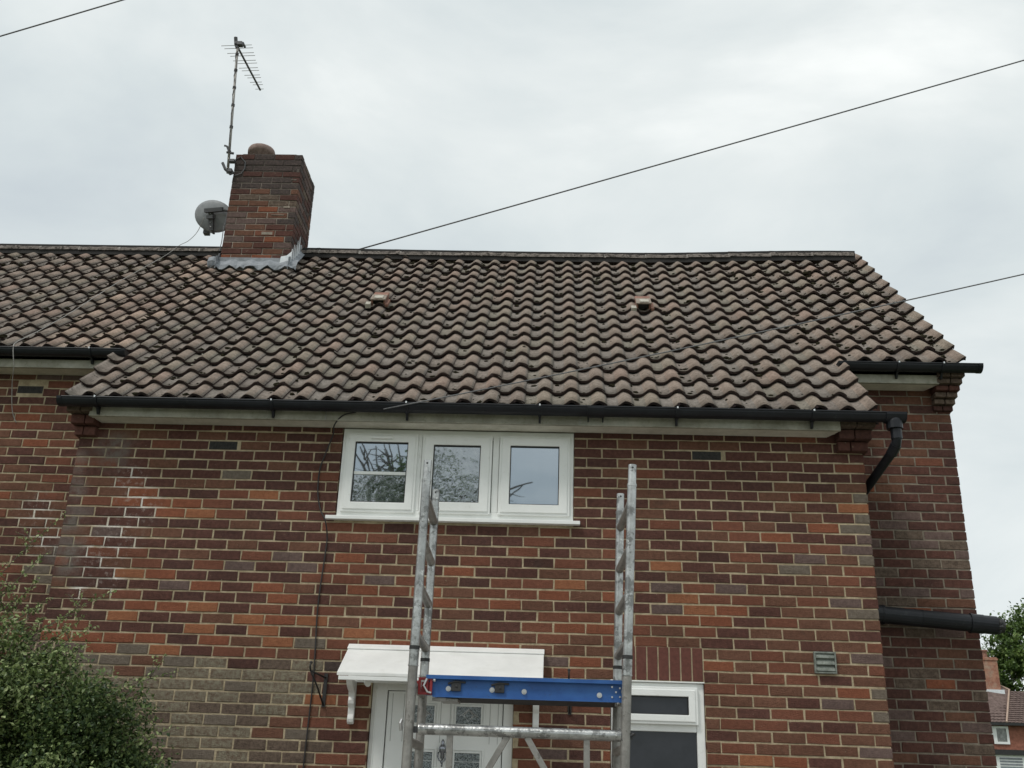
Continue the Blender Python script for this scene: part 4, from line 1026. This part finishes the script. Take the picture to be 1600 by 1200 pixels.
# platform
mb = MB(); YP = -1.735
for yy, s in ((YP, 1), (-1.265, -1)):
    zb_ = 2.024 if s > 0 else 2.05
    pr = [(yy, zb_), (yy + s * .004, zb_), (yy + s * .004, 2.118), (yy, 2.118)]
    mb.prism(pr, 'x', -2.905, -1.893)
    mb.box(-2.906, -1.892, min(yy - s * .022, yy - s * .0), max(yy - s * .022, yy), 2.1185, 2.1255)
    if s > 0: mb.box(-2.9055, -1.8925, yy - .026, yy - .022, 2.106, 2.1250)
    if s > 0: mb.box(-2.869, -1.892, min(yy - s * .014, yy), max(yy - s * .014, yy), 2.0165, 2.0235)
plat = mb.build('platform', M['blue_paint'], tw)
mb = MB(); mb.box(-2.86, -1.90, YP + .006, -1.271, 2.098, 2.112); mb.box(-2.86, -1.90, YP + .008, -1.28, 2.0245, 2.034); mb.build('deck_board_and_shade', M['deck'], plat)  # deck board, plus a lower dark sheet painting in the shade underneath
for xx in (-2.6, -2.25, -2.0):
    mb = MB(); mb.box(xx - .015, xx + .015, YP + .006, -1.271, 2.03, 2.097); mb.build('cross_bearer', M['aluminium_dull'], plat)
for (x, z) in ((-2.789, 2.060), (-2.563, 2.060), (-2.397, 2.056), (-2.010, 2.050)):
    mb = MB(); mb.tube([(x, YP - .001, z), (x, YP - .005, z)], .0135, 14); mb.tube([(x, YP - .005, z), (x, YP - .013, z)], .008, 6); mb.build('bolt', M['steel'], plat)
for (x, z) in ((-2.752, 2.072), (-2.527, 2.070)):
    mb = MB(); mb.box(x - .022, x + .028, YP - .014, YP - .001, z - .024, z + .020); mb.tube([(x - .04, YP - .010, z + .012), (x, YP - .014, z + .024), (x + .052, YP - .010, z + .020)], .006, 6); mb.tube([(x + .005, YP - .014, z), (x + .005, YP - .019, z)], .006, 8); mb.build('latch', M['plastic_black'], plat, bevel=.003)
for (x, z) in ((-1.945, 2.093), (-1.945, 2.043), (-1.905, 2.088), (-1.905, 2.045), (-1.925, 2.068)):
    mb = MB(); mb.tube([(x, YP - .001, z), (x, YP - .004, z)], .005, 8); mb.build('rivet', M['steel'], plat)
mb = MB(); mb.ring(-2.945, -2.872, 2.026, 2.112, .013, YP - .020, YP - .004); mb.box(-2.905, -2.893, YP - .018, YP - .006, 2.036, 2.104); mb.box(-3.005, -2.94, YP + .03, YP + .05, 2.065, 2.10); mb.box(-2.93, -2.885, YP - .004, YP - .001, 2.04, 2.09)
mb.build('hook_clamp', M['red_plastic'], plat, bevel=.003)
mb = MB(); mb.tube([(-2.90, YP - .024, 2.105), (-2.915, YP - .026, 2.07), (-2.895, YP - .024, 2.04), (-2.875, YP - .022, 2.035)], .006, 7); mb.blob((-2.862, YP - .022, 2.098), .009, .008, .009, 0, .05, 7); mb.build('hook_lever', M['steel'], plat)
mb = MB(); mb.tube([(-1.895, YP - .01, 2.09), (-1.872, YP - .01, 2.085), (-1.868, YP - .01, 2.06), (-1.888, YP - .01, 2.045), (-1.868, YP - .01, 2.03), (-1.89, YP - .01, 2.02)], .008, 7); mb.box(-1.93, -1.885, YP + .0, YP + .03, 2.0, 2.016); mb.blob((-1.915, YP - .012, 2.010), .009, .008, .008, 0, .05, 7); mb.build('hook_lever', M['aluminium_dull'], plat)
mb = MB(); mb.box(-2.87, -2.80, YP + .0, YP + .03, 1.998, 2.014); mb.box(-2.83, -2.74, YP + .01, YP + .2, 2.0, 2.012); mb.build('deck_hook', M['aluminium_dull'], plat)
# guard frame below the platform
mb = MB(); YG = -1.79; mb.tube([(-2.925, YG, 1.856), (-1.905, YG, 1.853)], .0275, 18); gfm = mb.build('brace_frame', M['aluminium'], tw)
for xa, xb in ((-2.985, -2.915), (-1.915, -1.845)):
    mb = MB(); mb.box(xa + .01, xb - .0, YG - .012, YG + .03, 1.838, 1.868); mb.tube([(xa, YG + .02, 1.88), (xa - .004 if xa < -2.5 else xb + .004, YG - .01, 1.86), (xa + .012, YG - .02, 1.83)], .010, 7); mb.build('end_hook', M['plastic_black'], gfm)
mb = MB(); mb.tube([(-3.012, YG, 1.90), (-3.018, YG - .005, 1.88), (-3.012, YG, 1.845)], .009, 7); mb.build('latch_pin', M['steel'], gfm)
def strut(x0, z0, x1, z1):
    mb = MB(); d = Vector((x1 - x0, 0, z1 - z0)).normalized(); pr = Vector((d.z, 0, -d.x)) * .0155
    a, b = Vector((x0, YG, z0)), Vector((x1, YG, z1)); q = Vector((0, .012, 0))
    vs = [a - pr - q, a + pr - q, b + pr - q, b - pr - q, a - pr + q, a + pr + q, b + pr + q, b - pr + q]
    mb.add(vs, [(0, 1, 2, 3), (7, 6, 5, 4), (0, 4, 5, 1), (1, 5, 6, 2), (2, 6, 7, 3), (3, 7, 4, 0)]); mb.build('strut', M['aluminium_dull'], gfm, bevel=.002)
strut(-2.764, 1.832, -2.757, 1.35); strut(-2.474, 1.832, -2.745, 1.37); strut(-2.375, 1.832, -2.09, 1.37); strut(-2.076, 1.830, -2.074, 1.35)
mb = MB(); mb.tube([(-2.94, YG, 1.335), (-1.905, YG, 1.335)], .0245, 16); mb.build('lower_rail', M['aluminium_dull'], gfm)

# ------------------------------------------------------------------ foliage
def leaf_mat(name, a, b, sc=30):
    m = bpy.data.materials.new(name); m.use_nodes = True; t = m.node_tree; t.nodes.clear()
    out = N(t, 'ShaderNodeOutputMaterial'); p = N(t, 'ShaderNodeBsdfPrincipled'); tr = N(t, 'ShaderNodeBsdfTranslucent'); mixs = N(t, 'ShaderNodeMixShader'); mixs.inputs['Fac'].default_value = .25
    geo = N(t, 'ShaderNodeNewGeometry'); n = N(t, 'ShaderNodeTexNoise'); n.inputs['Scale'].default_value = sc; n.inputs['Detail'].default_value = 3; t.links.new(geo.outputs['Position'], n.inputs['Vector'])
    r = ramp(t, [(.35, a), (.68, b)]); t.links.new(n.outputs['Fac'], r.inputs['Fac'])
    t.links.new(r.outputs['Color'], p.inputs['Base Color']); t.links.new(r.outputs['Color'], tr.inputs['Color']); p.inputs['Roughness'].default_value = .42; p.inputs['Specular IOR Level'].default_value = .35
    t.links.new(p.outputs[0], mixs.inputs[1]); t.links.new(tr.outputs[0], mixs.inputs[2]); t.links.new(mixs.outputs[0], out.inputs['Surface'])
    return m
LM = [leaf_mat('leaf_deep', (.026, .050, .018), (.070, .115, .036)), leaf_mat('leaf_mid', (.085, .130, .040), (.19, .25, .085)), leaf_mat('leaf_light', (.24, .31, .11), (.46, .52, .27))]
bark = mat('bark', (.06, .048, .035), (.13, .105, .08), scale=20, rough=.95, bump=.5)
def leaf(mb, p, size, d=None, mi=0):
    d = d or Vector((random.gauss(0, 1), random.gauss(0, 1), random.gauss(0, 1) + .2)); d.normalize()
    up = Vector((random.gauss(0, .5), random.gauss(0, .5) - .25, 1)).normalized()
    s = d.cross(up)
    if s.length < .05: s = Vector((1, 0, 0))
    s.normalize(); f = s.cross(d).normalized()
    w = size * .32
    o = len(mb.v)
    mb.v += [tuple(p), tuple(p + d * size * .5 + s * w + f * w * .35), tuple(p + d * size), tuple(p + d * size * .5 - s * w + f * w * .35)]
    mb.f += [(o, o + 1, o + 2), (o, o + 2, o + 3)]; mb.m += [mi, mi]
bush = thing('shrub', 'dense green shrub with arching leafy sprays in front of the bay corner at lower left', 'shrub', (-5.6, -1.2, 0))
rb = random.Random(5)
lob = [((-5.95, -1.15, 1.40), (.95, .60, 1.05), 1), ((-5.30, -1.2, 1.38), (.62, .50, .80), 1), ((-5.00, -1.1, 1.30), (.44, .40, .70), 0), ((-5.75, -1.3, 1.78), (.60, .42, .66), 1), ((-4.88, -1.15, 1.74), (.34, .30, .34), 0), ((-5.25, -1.1, 1.86), (.35, .3, .33), 1)]
mb = MB()
for i in range(760):
    c, r, tone = lob[rb.choices(range(len(lob)), weights=[30, 20, 26, 12, 9, 6])[0]]
    a = Vector((rb.gauss(0, 1), rb.gauss(0, 1), rb.gauss(0, 1))).normalized()
    rr = rb.choice([rb.uniform(.25, .8), rb.uniform(.75, 1.06), rb.uniform(.85, 1.1)])
    cc = Vector((c[0] + a.x * r[0] * rr, c[1] + a.y * r[1] * rr, c[2] + a.z * r[2] * rr)); sg = rb.uniform(.035, .085)
    if cc.y > -.2: continue
    dr = Vector((rb.gauss(0, .5), rb.gauss(0, .5), 1)).normalized()
    for k in range(int(190 * (sg / .06) ** 1.6)):
        p = cc + Vector((rb.gauss(0, sg), rb.gauss(0, sg), rb.gauss(0, sg * .75)))
        if p.y > -.06 or p.z < .1: continue
        q = rb.random(); up_ = (p.z - cc.z) / sg
        mi = (2 if q < .22 + .12 * up_ else 1) if (rr > .8 and tone and q < .75) else (1 if q < .40 else 0)  # inner and right-hand leaves darker: shade in the shrub put into leaf colour
        if not tone: mi = 1 if q < .34 + .12 * up_ else 0
        leaf(mb, p, rb.choice([.012, .017, .021, .027, .034]) * rb.uniform(.85, 1.15), None, mi)
fol = mb.build('foliage', LM, bush, kind='stuff')
def spray(base, tip, bend, nleaf, r=.004, leafsize=.026, twigs=4):
    base, tip = Vector(base), Vector(tip); pts = []
    for i in range(11):
        t = i / 10; p = base.lerp(tip, t); p += Vector(bend) * math.sin(math.pi * t) + Vector((rb.uniform(-.006, .006), 0, rb.uniform(-.006, .006))); pts.append(p)
    m1 = MB(); m1.tube(pts, r, 5, 0, r1=r * .4)
    for i in range(nleaf):
        t = rb.uniform(.15, 1.0); k = min(9, int(t * 10)); p = pts[k].lerp(pts[k + 1], t * 10 - k)
        leaf(m1, p + Vector((rb.uniform(-.012, .012), rb.uniform(-.012, .012), rb.uniform(-.012, .012))), rb.uniform(.6, 1.1) * leafsize, Vector((rb.gauss(0, 1), rb.gauss(0, .8), rb.gauss(.3, 1))), 2 if rb.random() < .5 else 3)
    for i in range(twigs):
        k = rb.randint(2, 8); a = pts[k]; e = a + Vector((rb.uniform(-.13, .13), rb.uniform(-.05, .05), rb.uniform(.03, .14)))
        m1.tube([a, a.lerp(e, .5) + Vector((0, 0, .015)), e], r * .5, 4)
        for j in range(10): leaf(m1, a.lerp(e, rb.uniform(.2, 1)) + Vector((rb.uniform(-.01, .01), 0, rb.uniform(-.01, .01))), leafsize * rb.uniform(.6, 1.1), None, 2 if rb.random() < .5 else 3)
    m1.build('spray', [bark, LM[0], LM[1], LM[2]], bush)
spray((-5.85, -1.2, 2.0), (-5.235, -1.2, 3.08), (-.10, 0, .02), 90, twigs=3)
spray((-5.80, -1.25, 1.95), (-5.28, -1.2, 2.85), (-.06, 0, .03), 90, twigs=4)
spray((-5.55, -1.2, 1.9), (-4.86, -1.2, 2.60), (-.10, 0, .06), 90, twigs=4)
spray((-5.6, -1.25, 1.9), (-5.05, -1.2, 2.48), (-.06, 0, .06), 110, twigs=5)
spray((-5.45, -1.2, 1.8), (-4.93, -1.2, 2.40), (-.06, 0, .06), 120, twigs=5)
spray((-5.1, -1.2, 1.8), (-4.40, -1.2, 2.15), (-.04, 0, .05), 110, twigs=4)
spray((-6.0, -1.2, 1.9), (-5.62, -1.2, 2.75), (-.06, 0, .06), 120, twigs=6)
spray((-5.9, -1.2, 1.9), (-5.45, -1.2, 2.62), (-.06, 0, .06), 120, twigs=6)
spray((-5.7, -1.2, 1.9), (-5.30, -1.2, 2.50), (-.06, 0, .06), 140, twigs=7)
spray((-5.5, -1.25, 1.9), (-5.18, -1.2, 2.36), (-.05, 0, .05), 140, twigs=7)
for k in range(16):
    x = -6.05 + k * .062 + rb.uniform(-.03, .03); zt = 2.92 - .042 * k + rb.uniform(-.22, .12)
    spray((x - .22, -1.22, 1.75), (x + rb.uniform(.05, .25), -1.2 + rb.uniform(-.1, .1), zt), (-.04, 0, .05), 120, twigs=7)
spray((-4.9, -1.2, 1.5), (-4.38, -1.2, 1.85), (0, 0, .05), 110, twigs=5)
spray((-4.9, -1.2, 1.2), (-4.36, -1.2, 1.62), (0, 0, .05), 110, twigs=5)
mb = MB()
for i in range(9):
    a = Vector((-5.6 + rb.uniform(-.2, .2), -1.2 + rb.uniform(-.1, .1), 0)); e = Vector((-5.6 + rb.uniform(-.8, .9), -1.2 + rb.uniform(-.2, .2), rb.uniform(1.2, 1.8))); mb.tube([a, a.lerp(e, .5) + Vector((rb.uniform(-.08, .08), 0, .05)), e], .014, 6, r1=.005)
mb.build('stem', bark, bush)

def tree(name, label, base, height, crown, nleaf, lsize, seed, limbs=9, group=None, thick=.28, bare=()):
    rb = random.Random(seed); b = Vector(base); t = thing(name, label, 'tree', base, group)
    m1 = MB(); topc = b + Vector((0, 0, height * .62)); m1.tube([b, b.lerp(topc, .5) + Vector((.1, 0, 0)), topc], thick, 10, r1=thick * .35)
    for i in range(limbs):
        c, r = (list(crown) + list(bare))[i % (len(crown) + len(bare))]; s = b.lerp(topc, rb.uniform(.4, 1.0)); e = Vector(c) + Vector((rb.uniform(-.6, .6) * r[0], rb.uniform(-.6, .6) * r[1], rb.uniform(-.2, .7) * r[2]))
        m1.tube([s, s.lerp(e, .5) + Vector((rb.uniform(-.3, .3), 0, .3)), e], thick * .32, 6, r1=thick * .06)
        for k in range(5):
            s2 = s.lerp(e, rb.uniform(.4, .95)); e2 = s2 + Vector((rb.uniform(-.5, .5) * r[0], rb.uniform(-.5, .5) * r[1], rb.uniform(0, .6) * r[2])); m1.tube([s2, s2.lerp(e2, .5) + Vector((0, 0, .1)), e2], thick * .1, 5, r1=thick * .02)
    m1.build('trunk', bark, t)
    m2 = MB(); ws = [r[0] * r[2] for c, r in crown]; clumps = []
    for k in range(int(nleaf / 55)):
        c, r = crown[rb.choices(range(len(crown)), weights=ws)[0]]; a = Vector((rb.gauss(0, 1), rb.gauss(0, 1), rb.gauss(0, 1))).normalized(); rr = rb.uniform(.3, 1) ** .4
        clumps.append((Vector((c[0] + a.x * r[0] * rr, c[1] + a.y * r[1] * rr, c[2] + a.z * r[2] * rr)), rb.uniform(.10, .20) * min(r), rb.choice([0, 0, 1, 1, 2])))
    for (c, rr, tone) in clumps:
        for j in range(55):
            p = c + Vector((rb.gauss(0, rr * .6), rb.gauss(0, rr * .6), rb.gauss(0, rr * .45))); leaf(m2, p, lsize * rb.uniform(.6, 1.3), None, min(2, tone if rb.random() < .7 else 1))
    m2.build('crown', TL, t, kind='stuff')
    return t
TL = [leaf_mat('tree_leaf_deep', (.045, .085, .022), (.080, .130, .038), 2), leaf_mat('tree_leaf_mid', (.080, .135, .034), (.135, .205, .055), 2), leaf_mat('tree_leaf_light', (.15, .22, .055), (.24, .31, .10), 2)]

# ------------------------------------------------------------------ beyond the house
tree('broadleaf_tree', 'large leafy green tree behind the far hipped roof house at the right edge', (37.5, 80, 0), 16.5,
     [((37.8, 80, 11.6), (4.6, 3.5, 5.4)), ((35.4, 79.4, 9.6), (2.4, 2.5, 4.3)), ((41.0, 80, 11), (3.6, 3, 4.6)), ((36.6, 79.5, 13.4), (2.2, 2, 2.6))], 34000, .30, 3)
fh = thing('far_house', 'small distant brick house with brown hipped roof and one chimney at the right edge', 'house', (30, 62, 0))
FY = 58.0; EZ = 6.07
mb = MB(); mb.box(24.0, 38.0, FY, FY + 8, 0, EZ); mb.build('wall', mat('far_brick', (.22, .085, .055), (.36, .15, .10), scale=6, rough=.95, stains=[(None, (.12, .05, .04), 1.2, .5, .2, .5)]), fh)
mb = MB()
# main hip roof: front slope, then a lower gabled wing to the right
ex0, ex1, ey0 = 23.2, 26.6, FY - .3
mb.add([(20.5, ey0, EZ), (25.05, ey0, EZ), (26.5, ey0 + 2.4, EZ + 2.1), (25.0, ey0 + 3.2, EZ + 3.05), (22.5, ey0 + 3.2, EZ + 3.05), (20.5, ey0 + 6.4, EZ), (29, ey0 + 6.4, EZ), (27.3, ey0 + 3.2, EZ + 1.7)],
       [(0, 1, 2, 3, 4), (0, 4, 5), (4, 3, 6, 5), (3, 2, 6)])
far_tile = mat('far_tile', (.10, .068, .060), (.19, .135, .12), scale=5, rough=.95, stains=[(None, (.28, .23, .16), 1.5, .62, .1, .4)])
rf = mb.build('roof', far_tile, fh)
mb = MB(); mb.add([(25.05, ey0 - .05, EZ), (39, ey0 - .05, EZ), (39, ey0 + 2.35, EZ + 2.05), (26.5, ey0 + 2.35, EZ + 2.05)], [(0, 1, 2, 3)]); mb.add([(26.5, ey0 + 2.35, EZ + 2.05), (39, ey0 + 2.35, EZ + 2.05), (39, ey0 + 5, EZ), (26.5, ey0 + 5, EZ)], [(0, 1, 2, 3)])
mb.build('wing_roof', far_tile, fh)
def rows_of_tiles(poly, nrows, name, parent, rowh):
    # stepped courses: poly = (bl, br, tr, tl)
    bl, br, tr_, tl = [Vector(p) for p in poly]; mb = MB(); nrm = (br - bl).cross(tl - bl).normalized()
    if nrm.z < 0: nrm = -nrm
    for i in range(nrows):
        f0, f1 = i / nrows, (i + 1) / nrows; a, b = bl.lerp(tl, f0), br.lerp(tr_, f0); c, d = br.lerp(tr_, f1), bl.lerp(tl, f1)
        m = max(4, int((b - a).length / .22) * 2); pv = []
        for k in range(m + 1):
            w = .035 if k % 2 else 0.0
            pv.append(a.lerp(b, k / m) + nrm * (.07 + w)); pv.append(d.lerp(c, k / m) + nrm * (.02 + w)); pv.append(a.lerp(b, k / m) - nrm * .0)
        fs = []
        for k in range(m): fs += [(3 * k, 3 * k + 3, 3 * k + 4, 3 * k + 1), (3 * k, 3 * k + 2, 3 * k + 5, 3 * k + 3)]
        mb.add(pv, fs)
    mb.build(name, far_tile, parent, kind='stuff')
rows_of_tiles(((20.5, ey0, EZ), (25.03, ey0, EZ), (26.4, ey0 + 2.6, EZ + 2.15), (22.0, ey0 + 2.6, EZ + 2.15)), 12, 'roof_tile', rf, .3)
rows_of_tiles(((22.0, ey0 + 2.6, EZ + 2.15), (26.4, ey0 + 2.6, EZ + 2.15), (25.0, ey0 + 3.2, EZ + 3.05), (22.5, ey0 + 3.2, EZ + 3.05)), 4, 'roof_tile', rf, .3)
rows_of_tiles(((25.1, ey0 - .05, EZ), (36, ey0 - .05, EZ), (36, ey0 + 2.35, EZ + 2.05), (26.55, ey0 + 2.35, EZ + 2.05)), 16, 'roof_tile', rf, .2)
mb = MB(); mb.tube([(25.03, ey0 - .1, EZ + .06), (26.48, ey0 + 2.35, EZ + 2.15)], .06, 6); mb.tube([(25.0, ey0 + 3.2, EZ + 3.1), (26.6, ey0 + 2.5, EZ + 2.15)], .07, 6); mb.build('hip_tile', mat('hip', (.36, .25, .19), (.48, .36, .29), rough=.9), rf)
cz0 = EZ + 1.5
mb = MB(); mb.box(24.75, 25.92, FY + 1.9, FY + 2.8, cz0 - .5, 10.17); mb.box(24.70, 25.97, FY + 1.85, FY + 2.85, 9.98, 10.10)
fc = mb.build('chimney', mat('far_chimney', (.26, .11, .075), (.42, .22, .15), scale=5, rough=.95, stains=[(None, (.42, .38, .30), 1.4, .48, .2, .6)]), fh)
mb = MB(); mb.lathe([(.20, 0), (.17, .35), (.24, .38), (.24, .48)], (25.35, FY + 2.35, 10.17), 12); mb.build('chimney_pot', M['terracotta'], fc)
mb = MB(); mb.box(24.6, 26.1, FY + 1.80, FY + 1.89, 7.95, 8.2); mb.build('flashing', M['lead_white'], fc)
mb = MB(); mb.box(20, 39, ey0 - .14, ey0 - .02, EZ - .12, EZ + .03); mb.build('gutter', M['rubber'], fh)
mb = MB(); mb.ring(24.36, 25.20, 4.90, 5.92, .13, FY - .08, FY + .04); mb.box(24.36, 24.0, FY - .07, FY, 4.9, 5.9)
fw = mb.build('window', M['upvc_white'], fh); mb = MB(); mb.box(24.49, 25.07, FY - .04, FY - .01, 5.03, 5.79); mb.build('pane', mat('far_pane', (.12, .13, .12), (.3, .31, .29), scale=4, rough=.2), fw)
mb = MB(); mb.box(24.0, 24.30, FY - .02, FY - .01, 4.95, 5.90); mb.build('shutter', M['rubber'], fh)
mb = MB(); mb.box(23.5, 27, FY - .9, FY - .0, 4.27, 4.56); mb.build('bay_roof', M['rubber'], fh)
mb = MB(); mb.box(24.0, 25.75, FY - .7, FY - .0, 2.0, 4.27); fb = mb.build('bay_window', M['upvc_white'], fh)
for i in range(12):
    mb = MB(); mb.box(24.2, 25.5, FY - .72, FY - .702, 4.02 - i * .16, 4.12 - i * .16); mb.build('blind_slat', M['lead'], fb)
mb = MB(); mb.prism([(13.17, 0), (13.32, 0), (13.32, 2.82), (13.25, 2.90), (13.17, 2.82)], 'y', 27.0, 27.15)
whole(mb, 'fence_post', [mat('post_wood', (.36, .29, .20), (.50, .42, .31), scale=8, rough=.9)], 'pale wooden fence post at the bottom right corner of the view', 'post')

# ------------------------------------------------------------------ the street side, seen only in the window glass
tree('street_tree', 'spreading tree across the road whose branches the window glass mirrors', (-5.2, -16.5, 0), 12.0,
     [((-4.9, -16.5, 7.2), (1.5, 1.5, 2.4)), ((-6.6, -16, 6.6), (1.6, 1.6, 1.9)), ((-3.0, -16.5, 5.4), (1.6, 1.5, 2.0)), ((-8.4, -16.5, 6.4), (1.6, 1.6, 2.2))], 16000, .10, 21, limbs=44, thick=.22, bare=[((-6.4, -16.5, 8.8), (1.8, 1.0, .9)), ((-6.9, -16.3, 9.2), (1.5, 1.0, .6)), ((-3.0, -16.5, 8.0), (1.6, .8, .8))])
